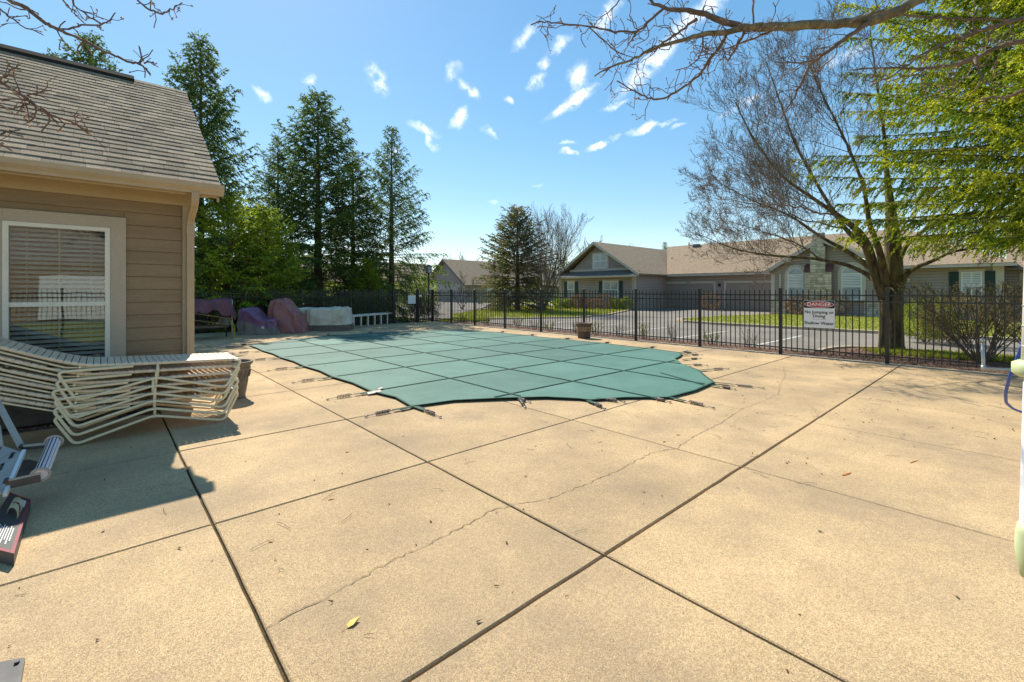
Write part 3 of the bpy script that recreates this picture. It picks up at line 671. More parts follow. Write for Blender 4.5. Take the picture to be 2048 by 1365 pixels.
wl = wall.build('wall', SIDE, ch)
def board(x0, x1, z0, h=.152):
    v = [(x0, WY-.014, z0), (x1, WY-.014, z0), (x1, WY+.009, z0), (x0, WY+.009, z0), (x0, WY-.003, z0+h), (x1, WY-.003, z0+h), (x1, WY+.009, z0+h), (x0, WY+.009, z0+h)]
    mb = MB().hexa(v); mb.build('siding_board', SIDE, wl, origin=(x0, WY, z0))
MB().box((XL, WY-.004, .02), (XR-.1, WY+.0095, .262)).build('foundation', mat('dark_foundation', (.06, .045, .035), (.10, .08, .06), scale=9, rough=1), ch)
z = .264
while z < 2.58:
    h = min(.1515, 2.598 - z)
    if z < 2.36 and z + .157 > .28: board(.205, XR-.095, z, h); board(XL, -.925, z, h)
    else: board(XL, XR-.095, z, h)
    z += .157
def part(lo, hi, name, m, parent): return MB().box(lo, hi).build(name, m, parent)
part((XR-.09, WY-.028, .06), (XR+.012, WY+.009, 2.598), 'corner_board', TRIM, ch)
part((XR-.011, WY+.0095, .06), (XR+.013, WY+.10, 2.598), 'corner_board', TRIM, ch)
part((XL, WY-.032, 2.60), (XR+.016, WY+.006, 2.752), 'frieze_board', TRIM, ch)
part((XL, EY+.045, 2.755), (RX-.06, WY+.1, 2.775), 'soffit', TRIM, ch)
part((XL, EY+.02, 2.68), (RX-.02, EY+.044, 2.83), 'fascia', TRIM, ch)
# rake board along the right gable edge
sl = (RZ-EZ)/(RY-EY)
def rake(x0, x1, off, th, side=1):
    y0, y1 = EY+.02, RY; m_ = MB()
    if side < 0: y0, y1 = 2*RY-EY, RY
    return m_.extr([(x0, y0, EZ-off-th), (x0, y1, RZ-off-th), (x0, y1, RZ-off), (x0, y0, EZ-off)], (x1-x0, 0, 0))
rake(RX-.045, RX-.02, .035, .17).build('rake_board', TRIM, ch); rake(RX-.045, RX-.02, .035, .17, -1).build('rake_board', TRIM, ch)
mb = MB(); mb.extr([(XR, EY+.05, EZ-.09), (XR, RY, RZ-.09), (XR, RY, RZ-.07), (XR, EY+.05, EZ-.07)], (RX-.046-XR, 0, 0)); mb.build('gable_soffit', TRIM, ch)
# roof deck and shingles
mb = MB(); mb.extr([(XL, EY, EZ-.03), (XL, RY, RZ-.03), (XL, 2*RY-EY, EZ-.03), (XL, 2*RY-EY, EZ-.06), (XL, RY, RZ-.06), (XL, EY, EZ-.06)], (RX-.02-XL, 0, 0))
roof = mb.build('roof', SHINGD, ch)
SLn = math.hypot(RY-EY, RZ-EZ); ang = math.atan2(RZ-EZ, RY-EY); NC = 28; EX = SLn/NC
tabs = {}
def tabmesh(w, dark):
    k = (round(w, 2), dark)
    if k not in tabs:
        tabs[k] = MB().hexa([(0, 0, -.002), (w-.003, 0, -.002), (w-.003, EX+.03, -.008), (0, EX+.03, -.008), (0, 0, .010 if not dark else .005), (w-.003, 0, .010 if not dark else .005), (w-.003, EX+.03, -.001), (0, EX+.03, -.001)]).mesh('shingle', [SHING if not dark else SHINGD])
    return tabs[k]
rs = random.Random(8); far = MB()
for c in range(NC):
    y = EY - .02 + (RY-EY)/NC*c; z = EZ - .012 + (RZ-EZ)/NC*c + .008
    x = RX - .005; 
    while x > XL + .05:
        w = rs.choice([.16, .18, .22, .26, .30, .34]); 
        x0 = x - w
        # is it in the part that the photograph shows?
        vx = -1.35 - .0*c
        if x0 > vx:
            o = link('shingle', tabmesh(w, False), roof, Vector((x0, y, z + rs.uniform(0, .003))) - WL[roof.name], (ang, 0, 0))
        else:
            zz = z + .004; far.hexa([(x0, y, zz-.002), (x-.003, y, zz-.002), (x-.003, y+EX*math.cos(ang), zz+EX*math.sin(ang)-.008), (x0, y+EX*math.cos(ang), zz+EX*math.sin(ang)-.008), (x0, y, zz+.009), (x-.003, y, zz+.009), (x-.003, y+EX*math.cos(ang), zz+EX*math.sin(ang)-.001), (x0, y+EX*math.cos(ang), zz+EX*math.sin(ang)-.001)])
        x = x0
tag(far.build('shingle_field', SHING, roof), kind='stuff')
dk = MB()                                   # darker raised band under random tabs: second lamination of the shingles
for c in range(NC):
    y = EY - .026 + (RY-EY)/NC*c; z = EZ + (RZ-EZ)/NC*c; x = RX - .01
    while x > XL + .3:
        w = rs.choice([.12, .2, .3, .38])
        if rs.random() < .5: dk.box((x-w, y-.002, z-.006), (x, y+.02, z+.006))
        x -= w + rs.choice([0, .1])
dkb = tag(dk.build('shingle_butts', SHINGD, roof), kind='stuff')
mb = MB()
for k in range(9):
    x0 = .40 + k*.085
mb.extr([(.40, RY-.13, RZ-.085), (.40, RY, RZ+.012), (.40, RY+.13, RZ-.085), (.40, RY+.13, RZ-.10), (.40, RY, RZ-.003), (.40, RY-.13, RZ-.10)], (RX-.40, 0, 0)); mb.build('ridge_cap', SHING, roof)
mb = MB(); mb.extr([(XL, RY-.16, RZ-.115), (XL, RY-.165, RZ-.045), (XL, RY, RZ+.065), (XL, RY+.165, RZ-.045), (XL, RY+.16, RZ-.115), (XL, RY, RZ+.0)], (.40-XL, 0, 0)); mb.build('ridge_vent', VENT, roof)
# gutter: K profile
gz = 2.83; gy = EY+.018
prof = [(gy, gz), (gy, gz-.13), (gy-.075, gz-.13), (gy-.08, gz-.10), (gy-.115, gz-.055), (gy-.118, gz), (gy-.108, gz), (gy-.106, gz-.05), (gy-.07, gz-.095), (gy-.065, gz-.12), (gy-.01, gz-.12), (gy-.01, gz)]
mb = MB(); n = len(prof); xe = RX + .012
vs = [(XL, y, z) for y, z in prof] + [(xe, y, z) for y, z in prof]
mb.add(vs, [(i, (i+1) % n, n+(i+1) % n, n+i) for i in range(n)]); mb.extr([(xe, y, z) for y, z in prof[:6]], (.006, 0, 0)); gut = mb.build('gutter', GUT, ch)
# downspout: ribbed rectangular pipe with elbow
def rect_pipe(path, w, d):
    mb = MB(); vs = []
    prof = []
    for k in range(7):
        t = -w/2 + w*k/6; prof.append((t, -d/2 - (.004 if k % 2 else 0)))
    prof += [(w/2, d/2), (-w/2, d/2)]; n = len(prof)
    for (x, y, z, a) in path:
        for (u, v) in prof: vs.append((x+u, y+v*math.cos(a), z+v*math.sin(a)))
    mb.add(vs, [(i*n+k, i*n+(k+1) % n, (i+1)*n+(k+1) % n, (i+1)*n+k) for i in range(len(path)-1) for k in range(n)]); return mb
dx = XR - .012; p0 = gy-.055; p1 = WY-.082
pth = [(dx, p0, gz-.12, 0), (dx, p0, gz-.18, .1), (dx, p0+.02, gz-.22, .4), (dx, p0+.06, gz-.26, .7), (dx, p1-.08, gz-.37, .7), (dx, p1-.02, gz-.42, .4), (dx, p1, gz-.47, .1), (dx, p1, gz-.5, 0), (dx, p1, 1.2, 0), (dx, p1, .12, 0)]
ds = rect_pipe(pth, .078, .062).build('downspout', GUT, ch)
MB().box((dx-.043, p1-.04, gz-.6), (dx+.043, p1+.034, gz-.49)).build('coupling', GUT, ds)
# window
XA, XB, ZB, ZT = -.79, .068, .46, 2.245
cas = MB()
cas.box((XA-.145, WY-.035, ZB-.16), (XA-.001, WY+.006, ZT+.135)); cas.box((XB+.001, WY-.035, ZB-.16), (XB+.145, WY+.006, ZT+.135))
cas.box((XA-.0005, WY-.033, ZT+.001), (XB+.0005, WY+.006, ZT+.135)); cas.box((XA-.0005, WY-.033, ZB-.16), (XB+.0005, WY+.006, ZB-.001))
cas.build('window_casing', TRIM2, ch)
win = MB(); fw = .045
win.box((XA, WY-.045, ZB), (XA+fw, WY+.07, ZT)); win.box((XB-fw, WY-.045, ZB), (XB, WY+.07, ZT)); win.box((XA+fw, WY-.045, ZT-fw), (XB-fw, WY+.07, ZT)); win.box((XA+fw, WY-.045, ZB), (XB-fw, WY+.07, ZB+fw))
wd = win.build('window', WHITE, ch)
part((XA+fw, WY-.03, 1.325), (XB-fw, WY+.02, 1.375), 'meeting_rail', WHITE, wd)
for (a, b) in ((1.375, ZT-fw), (ZB+fw, 1.325)):
    part((XA+fw, WY+.005, a), (XB-fw, WY+.009, b), 'pane', GLASS, wd)
    part(((XA+XB)/2-.006, WY+.0095, a), ((XA+XB)/2+.006, WY+.016, b), 'muntin', TRIM2, wd)
z = ZB + .05; me = MB().hexa([(XA+.02, 0, -.014), (XB-.02, 0, -.014), (XB-.02, .042, .012), (XA+.02, .042, .012), (XA+.02, 0, -.011), (XB-.02, 0, -.011), (XB-.02, .042, .015), (XA+.02, .042, .015)]).mesh('blind_slat', BLIND)
while z < ZT - .05:
    link('blind_slat', me, wd, Vector((0, WY+.075, z)) - WL[wd.name]); z += .052
for x in (-.62, -.36, -.10): MB().tube([(x, WY+.07, ZB+.05), (x, WY+.07, ZT-.05)], .0025, 4).build('blind_cord', WHITE, wd)
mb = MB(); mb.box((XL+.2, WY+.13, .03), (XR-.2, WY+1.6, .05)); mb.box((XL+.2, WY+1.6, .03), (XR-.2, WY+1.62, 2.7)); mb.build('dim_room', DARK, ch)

# ------------------------------------------------------------------ stack of strap loungers
LW = .62
def lounger_master():
    # local frame: x along the lounger, y depth (0 = side facing the pool), z up
    t = .0138
    loop = [(-.36, .30), (-.21, .014), (.39, .185), (1.03, .014), (1.17, .31)]
    rail = [(1.17, .322), (.8, .327), (.4, .332), (.05, .336), (-.14, .345), (-.30, .385), (-.48, .45), (-.75, .56), (-1.05, .69), (-1.12, .73)]
    parts = []
    for y in (0.0, LW):
        yy = y + (-.03 if y == 0 else .03)
        p = fillet([(x, yy, z) for x, z in [(1.10, .322)] + loop[::-1] + [(.2, .318)]], .06, 5)
        parts.append(('leg_loop', MB().tube(p, t, 8), FRAME))
        parts.append(('apex_strut', MB().tube([(.40, yy, .19), (.40, yy, .32)], t*.9, 8), FRAME))
        p = fillet([(x, y, z) for x, z in rail], .05, 3)
        parts.append(('side_rail', MB().tube(p, .0125, 8), FRAME))
        parts.append(('back_brace', MB().tube([(.0, y+.012 if y == 0 else y-.012, .316), (-.3, y+.012 if y == 0 else y-.012, .335), (-1.0, y+.012 if y == 0 else y-.012, .62)], .009, 8), FRAME))
    for x, z in ((1.15, .32), (.40, .316), (-.2, .335), (-1.12, .73)):
        parts.append(('cross_bar', MB().tube([(x, -.03 if x < 1.1 and x > -1 else 0, z), (x, LW+.03 if x < 1.1 and x > -1 else LW, z)], .011, 8), FRAME))
    return [(n, m.mesh(n, k)) for n, m, k in parts], fillet([(x, 0, z) for x, z in rail], .05, 3)
LP, RAIL = lounger_master()
r = .017; pr = [(.03, -r), (.008, -r)] + [(-math.sin(a)*r, -math.cos(a)*r) for a in (.6, 1.2, 1.8, 2.4)] + [(0, r), (LW/2, r-.012), (LW, r)] + [(LW+math.sin(a)*r, math.cos(a)*r) for a in (.6, 1.2, 1.8, 2.4)] + [(LW-.008, -r), (LW-.03, -r)]
mb = MB(); hw = .0235; n = len(pr); vs = []
for k, (y, z) in enumerate(pr):
    cy_ = max(0, min(LW, y)); c = Vector((0, cy_, 0)); d = Vector((0, y, z)) - c
    if .05 < y < LW-.05: d = Vector((0, 0, 1))
    i_ = Vector((0, y, z)) - (d.normalized()*.003 if d.length > 0 else Vector((0, 0, .003)))
    vs += [(-hw, y, z), (hw, y, z), (hw, i_.y, i_.z), (-hw, i_.y, i_.z)]
mb.add(vs, [(k*4+q, k*4+(q+1) % 4, k*4+4+(q+1) % 4, k*4+4+q) for k in range(n-1) for q in range(4)])
mb.add([], []); STRAPM = mb.mesh('vinyl_strap', VINYL)
# strap stations by arc length along the rail
acc = [0]
for a, b in zip(RAIL[:-1], RAIL[1:]): acc.append(acc[-1] + (b-a).length)
def rail_at(s):
    for i in range(len(acc)-1):
        if acc[i+1] >= s: t = (s-acc[i])/(acc[i+1]-acc[i] + 1e-9); return RAIL[i].lerp(RAIL[i+1], t), (RAIL[i+1]-RAIL[i]).normalized()
    return RAIL[-1], (RAIL[-1]-RAIL[-2]).normalized()
lab = ['bottom lounger of the stack with its bent legs resting on the concrete', 'second lounger up from the concrete in the stack of strap loungers', 'third lounger up from the concrete in the stack of strap loungers',
       'third lounger down from the top of the stack by the window', 'second lounger down from the top of the stack by the window', 'top lounger of the stack, its white vinyl straps open to view']
rs = random.Random(2)
for i in range(6):
    o = empty('strap_lounger', (0, 6.11 + rs.uniform(-.008, .008), .086*i*.965), 'cream framed ' + lab[i], 'sun lounger', 'strap loungers stacked by the clubhouse window')
    o.location.x = rs.uniform(-.012, .012) + (.004*i if i > 3 else 0); o.rotation_euler = (0, R(.42*i - .1), 0)
    for n, me in LP: link(n, me, o)
    s = .05
    while s < acc[-1] - .02:
        p, t = rail_at(s)
        if not (i < 5 and rs.random() < .02):
            link('vinyl_strap', STRAPM, o, (p.x, 0, p.z + .001), (0, math.atan2(t.z, -t.x), 0))
        s += .0545
# ------------------------------------------------------------------ planters
c = Vector((1.37, 7.34, 0)); pl = empty('planter', c, 'grey brown moulded pot standing behind the right end of the lounger stack', 'planter')
mb = MB(); mb.lathe([(0, .0), (.135, 0), (.145, .012), (.138, .03), (.142, .05), (.175, .24), (.178, .25), (.173, .256), (.200, .40), (.206, .41), (.205, .425), (.198, .432), (.208, .46), (.228, .475), (.236, .49), (.235, .51), (.215, .515), (.205, .50), (.195, .45), (.17, .30), (0, .28)], c, 36)
mb.build('pot', POT, pl); mb = MB(); mb.lathe([(0, .43), (.188, .425)], c, 24); mb.build('potting_soil', SOIL, pl)
for k in range(18):
    a = k/18*6.283; p = c + Vector((math.cos(a)*.188, math.sin(a)*.188, .29)); q = c + Vector((math.cos(a+.16)*.204, math.sin(a+.16)*.204, .385)); p2 = c + Vector((math.cos(a+.30)*.187, math.sin(a+.30)*.187, .275))
    MB().tube([p, q], .007, 5).build('relief_leaf', POT, pl)
c = px(1168, 672, 11.35); c.z = 0; pl = empty('planter', c, 'brown barrel shaped planter with tan middle band beside the black fence', 'planter')
mb = MB(); mb.lathe([(0, 0), (.19, 0), (.20, .03), (.215, .22)], c, 28); mb.build('pot', POTB, pl)
mb = MB(); mb.lathe([(.216, .22), (.223, .235), (.235, .35), (.232, .365)], c, 28); mb.build('band', POTT, pl)
mb = MB(); mb.lathe([(.232, .365), (.24, .42), (.262, .43), (.265, .48), (.245, .485), (.235, .44), (0, .42)], c, 28); mb.build('rim', POTB, pl)

# ------------------------------------------------------------------ covered furniture by the back fence
def cover_obj(name, m, parent, cx, cy, rz, Lx, Ly, hf, flare=.12, wr=.05, seed=0, top_in=.0, z0=.0, mats=None, band=None, sq=.35):
    """draped cover: rings from hem to top, height function hf(u,v) of -1..1"""
    n = 104; mb = MB(); mb.smooth = True; rings = []
    levels = [0, .05, .12, .2, .28, .36, .45, .54, .63, .72, .81, .89, .95, 1.0]
    if band: band = {2: 4, 3: 5, 4: 7}[band]
    for lv in levels:
        rg = []
        for k in range(n):
            a = 2*math.pi*k/n; ca, sa = math.cos(a), math.sin(a)
            u = math.copysign(abs(ca)**sq, ca); v = math.copysign(abs(sa)**sq, sa)
            fl = 1 + flare*(1-lv)**1.3 - top_in*lv
            wn = noise.noise(Vector((ca*3.2+seed, sa*3.2, lv*1.5)))*wr*1.3 + (max(0, 1-abs(noise.noise(Vector((ca*4.5+seed, sa*4.5, lv*.9))))*5)**1.5)*wr*1.1*(1.1-lv*.7) + (max(0, 1-abs(noise.noise(Vector((ca*8, sa*8+seed, lv*1.7))))*6))*wr*.6
            x = u*Lx/2*fl + ca*wn; y = v*Ly/2*fl + sa*wn
            h = hf(u*.97, v*.97); z = z0 + (h-z0)*lv + (noise.noise(Vector((x*4, y*4, seed)))*.03*(1-lv) if lv < .1 else 0)
            rg.append((x, y, max(.005, z)))
        rings.append(rg)
    for sc_ in (.95, .88, .78, .66, .52, .38, .24, .12):
        rg = []
        for k in range(n):
            a = 2*math.pi*k/n; ca, sa = math.cos(a), math.sin(a)
            u = math.copysign(abs(ca)**sq, ca)*sc_; v = math.copysign(abs(sa)**sq, sa)*sc_
            x, y = u*Lx/2*(1-top_in), v*Ly/2*(1-top_in)
            rg.append((x, y, hf(u, v) + (.012 if sc_ > .9 else .02) + (noise.noise(Vector((x*5+seed, y*5, 2)))*.9 + max(0, 1-abs(noise.noise(Vector((x*3+seed, y*3, 5))))*5)*.7)*wr))
        rings.append(rg)
    cr, sr = math.cos(rz), math.sin(rz)
    for rg in rings:
        for (x, y, z) in rg: mb.v.append((cx + x*cr - y*sr, cy + x*sr + y*cr, z))
    for q in range(len(rings)-1):
        for k in range(n):
            mb.f.append([q*n+k, q*n+(k+1) % n, (q+1)*n+(k+1) % n, (q+1)*n+k]); mb.sm.append(True)
            mb.mi.append(1 if band and q < band else 0)
    mb.f.append([(len(rings)-1)*n+k for k in range(n)]); mb.sm.append(True); mb.mi.append(0)
    return mb.build(name, mats or m, parent)
# 1 purple covered lounge chair
p = Vector((4.15, 17.75, 0)); ro = R(-42)
e = empty('covered_lounge_chair', p, 'low lounge chair under a shiny purple cover with faded grey front', 'covered chair')
cover_obj('cover', PURP, e, p.x, p.y, R(-36), 1.15, .95, lambda u, v: .47 + .40*(lambda t: t*t*(3-2*t))(max(0, min(1, (.35-u)/.9))) - .03*v*v, .10, .06, 3, mats=[PURP, GREYC], band=4)
c = py(525, 655, 17.2); part_ = MB(); q = at(534, 653, 15.6)
MB().box((-.04, -.002, -.035), (.04, .002, .035)); lbl = MB()
cc = at(525.5, 655.5, (p.x*SY+p.y*CY) - .62); ax = Vector((CY, -SY, 0))
lbl.extr([cc - ax*.045 - Vector((0, 0, .04)), cc + ax*.045 - Vector((0, 0, .04)), cc + ax*.045 + Vector((0, 0, .04)), cc - ax*.045 + Vector((0, 0, .04))], Vector((-SY, -CY, 0))*.004); lbl.build('tag_label', HWHITE, e)
# 2 mauve covered chair
p = Vector((5.05, 17.75, 0))
e = empty('covered_armchair', p, 'tall armchair under a faded mauve red cover, highest of the covered furniture', 'covered chair')
cover_obj('cover', MAUVE, e, p.x, p.y, R(-40), 1.12, .95, lambda u, v: .66 + .50*max(0, min(1, (.75-u)/.95)) - .04*v*v, .22, .08, 9, top_in=.2, mats=[MAUVE, PURP])
# 3, 4 canvas covers
p = Vector((6.15, 18.2, 0)); e = empty('covered_bench', p, 'beige covered bench standing behind and between the mauve and canvas covers', 'covered bench')
cover_obj('cover', CANV, e, p.x, p.y, R(-8), 1.75, .7, lambda u, v: .80 - .02*v*v, .06, .04, 14, mats=[CANVD, CANV], band=None) if False else cover_obj('cover', CANV, e, p.x, p.y, R(-8), 1.75, .7, lambda u, v: .80, .05, .04, 14, mats=[CANV, CANVD], band=3, z0=.08)
p = at(655, 655, 17.35); p.z = 0; e = empty('covered_table', p, 'boxy furniture under off white canvas cover with dirty brown hem', 'covered table')
cover_obj('cover', CANV, e, p.x, p.y, R(-42), 1.45, .95, lambda u, v: .79 + .02*u, .12, .06, 21, mats=[CANV, CANVD], band=2, top_in=.08)
p = at(681, 650, 18.1); p.z = 0; e = empty('covered_side_table', p, 'slim white cover just behind the right side of the canvas covered table', 'covered table')
cover_obj('cover', CANV, e, p.x, p.y, R(-42), .75, .6, lambda u, v: .82, .16, .04, 27, mats=[CANV, CANVD], band=2, top_in=.12)
# 5 burgundy tarp over a swing frame
e = empty('draped_frame', (2.6, 17.0, 0), 'old frame half draped with a dark burgundy tarp beside the downspout', 'covered swing')
X0, X1, Y0, Y1 = 1.85, 3.02, 16.45, 17.35
for (x, y) in ((X0, Y0), (X1, Y0), (X0, Y1), (X1, Y1)): MB().tube([(x, y, 0), (x, y, 1.22)], .02, 6).build('leg', ALUD if (x, y) != (X1, Y0) else ALU, e)
for z in (.62, .42): MB().tube([(X0-.1, Y0-.03, z+.26), (X1+.02, Y0-.03, z)], .013, 6).build('wood_slat', WOOD, e)
MB().box((X0+.08, Y0+.1, .36), (X1-.08, Y1-.1, .42)).build('shelf', CANVD, e)
mb = MB(); mb.smooth = True; n = 44; ring = []
for k in range(n):
    t = k/n*4; s = int(t); f = t-s; cs = [(X0, Y0), (X1, Y0), (X1, Y1), (X0, Y1)]; a = cs[s]; b = cs[(s+1) % 4]
    ring.append((a[0]+(b[0]-a[0])*f, a[1]+(b[1]-a[1])*f, f))
cx, cy = (X0+X1)/2, (Y0+Y1)/2; lv_ = [0, .2, .4, .6, .8, 1]
for lv in lv_:
    for k, (x, y, f) in enumerate(ring):
        corner = 1 - min(f, 1-f)*2
        drop = .40 + .30*corner**2 + .07*math.sin(k*1.7); z = 1.27 - drop*(1-lv) + noise.noise(Vector((x*3, y*3, 4)))*.03
        fl = 1 + .16*(1-lv)*(1+.5*math.sin(k*2.1)) ; z -= .05*(1-corner) if lv == 1 else 0
        mb.v.append((cx+(x-cx)*fl, cy+(y-cy)*fl, z))
m_ = len(lv_)
for sc_ in (.8, .5, .2):
    for k, (x, y, f) in enumerate(ring): mb.v.append((cx+(x-cx)*sc_, cy+(y-cy)*sc_, 1.24 - .10*(1-sc_) + noise.noise(Vector((x*3*sc_, y*3*sc_, 8)))*.05))
for q in range(m_+2):
    for k in range(n): mb.f.append([q*n+k, q*n+(k+1) % n, (q+1)*n+(k+1) % n, (q+1)*n+k]); mb.sm.append(True); mb.mi.append(0)
mb.f.append([(m_+2)*n+k for k in range(n)]); mb.sm.append(True); mb.mi.append(0)
mb.build('tarp', BURG, e)
p = at(447, 655, 14.9); e = empty('grey_bag', (p.x, p.y, .0), 'pale grey sagging bag hanging under the burgundy tarp', 'bag')
mb = MB(); mb.lathe([(0, .30), (.12, .31), (.16, .38), (.15, .48), (.11, .60), (.10, .62)], (p.x, p.y, 0), 16); mb.build('sack', GREYC, e)
p = gp(464, 672); e = empty('yellow_strap', (p.x, p.y, 0), 'bright yellow tie strap dangling to the ground beside the burgundy tarp', 'strap')
mb = MB(); mb.tube(fillet([at(458, 636, 14.6), at(462, 648, 14.6), at(467, 660, 14.5), at(465, 668, 14.5), at(468, 676, 14.5), at(474, 679, 14.4)], .05, 4), .014, 5)
mb.tube(fillet([at(460, 640, 14.62), at(468, 650, 14.6), at(470, 664, 14.5), at(468, 677, 14.4)], .05, 4), .010, 5); mb.build('webbing', YEL, e)
# 6 white low rack
a = gp(706, 655.5); b = gp(788, 646.5); e = empty('white_low_table', (a+b)/2, 'long low white slatted bench with seven legs against the back fence', 'bench')
d = (b-a); nrm = Vector((-d.y, d.x, 0)).normalized()*.42; H_ = .50
mb = MB(); hh = Vector((0, 0, H_)); th = Vector((0, 0, .035))
for k in range(24):
    t0, t1 = k/24, (k+.74)/24; p, q = a+d*t0, a+d*t1
    MB().hexa([p+hh-th, q+hh-th, q+nrm+hh-th, p+nrm+hh-th, p+hh, q+hh, q+nrm+hh, p+nrm+hh]).build('slat', WHITE, e)
for off in (Vector(), nrm): MB().hexa([a+off*.97+hh-th*2, b+off*.97+hh-th*2, b+off*.97+nrm*.05+hh-th*2, a+off*.97+nrm*.05+hh-th*2, a+off*.97+hh-th*1.02, b+off*.97+hh-th*1.02, b+off*.97+nrm*.05+hh-th*1.02, a+off*.97+nrm*.05+hh-th*1.02]).build('rail', WHITE, e)
for k in range(7):
    p = a + d*(.02+.96*k/6)
    for off in (Vector(), nrm*.94):
        q = p+off; MB().box((q.x-.022, q.y-.018, 0), (q.x+.022, q.y+.018, H_-.071)).build('leg', WHITE, e)

# ------------------------------------------------------------------ fences
pk = MB(); pk.box((-.0095, -.0095, .07), (.0095, .0095, 1.515)); pk.add([(-.0095, -.0095, 1.515), (.0095, -.0095, 1.515), (.0095, .0095, 1.515), (-.0095, .0095, 1.515), (0, 0, 1.532)], [(0, 1, 4), (1, 2, 4), (2, 3, 4), (3, 0, 4)]); PK = pk.mesh('picket', IRON)
ps = MB(); ps.box((-.032, -.032, -.05), (.032, .032, 1.545)); ps.box((-.038, -.038, 1.545), (.038, .038, 1.557)); ps.add([(-.038, -.038, 1.557), (.038, -.038, 1.557), (.038, .038, 1.557), (-.038, .038, 1.557), (0, 0, 1.575)], [(0, 1, 4), (1, 2, 4), (2, 3, 4), (3, 0, 4)]); PS = ps.mesh('post', IRON)
def fence(e, axis, fixed, posts, npk=17):
    base = WL[e.name]
    def P(t, z=0): return (Vector((fixed, t, z)) if axis == 'y' else Vector((t, fixed, z))) - base
    for t in posts: link('post', PS, e, P(t))
    for a, b in zip(posts[:-1], posts[1:]):
        lo, hi = min(a, b)+.032, max(a, b)-.032
        for z in (1.40, 1.27, .15):
            w = .013
            if axis == 'y': MB().box((fixed-w, lo, z-.014), (fixed+w, hi, z+.014)).build('rail', IRON, e)
            else: MB().box((lo, fixed-w, z-.014), (hi, fixed+w, z+.014)).build('rail', IRON, e)
        nn = max(2, round(abs(b-a)/.1165))
        for k in range(1, nn): link('picket', PK, e, P(a+(b-a)*k/nn))
f1 = empty('iron_fence', (12.06, 8, 0), 'long black picket fence between pool deck and street, running to the corner', 'fence')
fence(f1, 'y', 12.06, [-2.2, -.2, 1.8, 3.79, 5.77, 7.76, 9.77, 11.79, 13.82, 15.82, 17.6, 19.2])
f2 = empty('iron_fence', (6, 19.2, 0), 'black picket fence along the hedge behind the covered furniture', 'fence')
fence(f2, 'x', 19.2, [9.95, 7.95, 5.95, 3.95, 1.95, -.05, -2.05])
f4 = empty('iron_fence', (11.5, 19.2, 0), 'short black fence panel between the gate and the fence corner', 'fence')
fence(f4, 'x', 19.2, [11.25, 12.02])
g = empty('pool_gate', (10.6, 19.2, 0), 'black picket gate with two white notice plates', 'gate')
for x in (10.02, 11.16): link('post', PS, g, (x-10.6, 0, 0))
for z in (1.40, 1.27, .15, .75): MB().box((10.055, 19.188, z-.014), (11.125, 19.212, z+.014)).build('rail', IRON, g)
for k in range(1, 10): link('picket', PK, g, (10.05+k*.108-10.6, 0, 0))
a = py(816, 608, 19.14); b = py(831, 591, 19.14); MB().box((a.x, 19.13, a.z), (b.x, 19.14, b.z)).build('notice_plate', SIGNW, g)
a = py(838, 594, 19.14); b = py(843.5, 590, 19.14); MB().box((a.x, 19.13, a.z), (b.x, 19.14, b.z)).build('notice_plate', SIGNW, g)
MB().box((11.05, 19.16, .85), (11.12, 19.24, 1.0)).build('latch', IRON, g)

def text_mesh(s, size, m, bold=False):
    cu = bpy.data.curves.new('t', 'FONT'); cu.body = s; cu.size = size; cu.align_x = 'CENTER'; cu.align_y = 'CENTER'; cu.extrude = .0012
    if bold: cu.offset = size*.009
    cu.materials.append(m); cu.resolution_u = 3
    o = bpy.data.objects.new('t', cu); COL.objects.link(o); bpy.context.view_layer.update()
    me = bpy.data.meshes.new_from_object(o.evaluated_get(bpy.context.evaluated_depsgraph_get())); bpy.data.objects.remove(o); return me
# danger sign: front face towards -x
sy0, sy1, sz0, sz1 = 2.69, 3.30, .655, 1.285; sx = 12.02; yc = (sy0+sy1)/2; Wd = sy1-sy0
s = empty('danger_sign', (sx, yc, sz0), 'white DANGER No Jumping or Diving Shallow Water sign on the fence', 'sign')
def rrect(cy_, cz_, w, h, r, x0, x1, m, name, seg=5):
    pts = []
    for (a0, sx_, sz_) in ((0, 1, 1), (90, -1, 1), (180, -1, -1), (270, 1, -1)):
        for k in range(seg+1):
            a = R(a0 + 90*k/seg); pts.append((x0, cy_ + sx_*(w/2-r) + r*math.cos(a), cz_ + sz_*(h/2-r) + r*math.sin(a)))
    return MB().extr(pts, (x1-x0, 0, 0)).build(name, m, s)
rrect(yc, (sz0+sz1)/2, Wd, sz1-sz0, .03, sx-.004, sx+.001, SIGNK, 'border')
rrect(yc, (sz0+sz1)/2, Wd-.012, sz1-sz0-.012, .025, sx-.006, sx-.0045, SIGNW, 'plate')
rrect(yc, sz1-.095, Wd-.022, .165, .02, sx-.0075, sx-.0062, SIGNK, 'header')
def ell(w, h, x, m, name, cz_): 
    MB().extr([(x, yc + w/2*math.cos(2*math.pi*k/40), cz_ + h/2*math.sin(2*math.pi*k/40)) for k in range(40)], (.0008, 0, 0)).build(name, m, s)
ell(.565, .148, sx-.0085, SIGNW, 'oval_edge', sz1-.093); ell(.548, .132, sx-.0095, SIGNR, 'oval', sz1-.093)
for (t, sz, z, m) in (('DANGER', .115, sz1-.095, SIGNW), ('No Jumping or', .094, sz1-.27, SIGNK), ('Diving', .094, sz1-.36, SIGNK), ('Shallow Water', .094, sz1-.52, SIGNK)):
    me = text_mesh(t, sz, m, True); link('lettering', me, s, (-.0112, 0, z-sz0), (R(90), 0, R(-90)))
MB().box((sx-.0075, yc-.14, sz1-.432), (sx-.0062, yc+.14, sz1-.428)).build('rule', SIGNK, s)

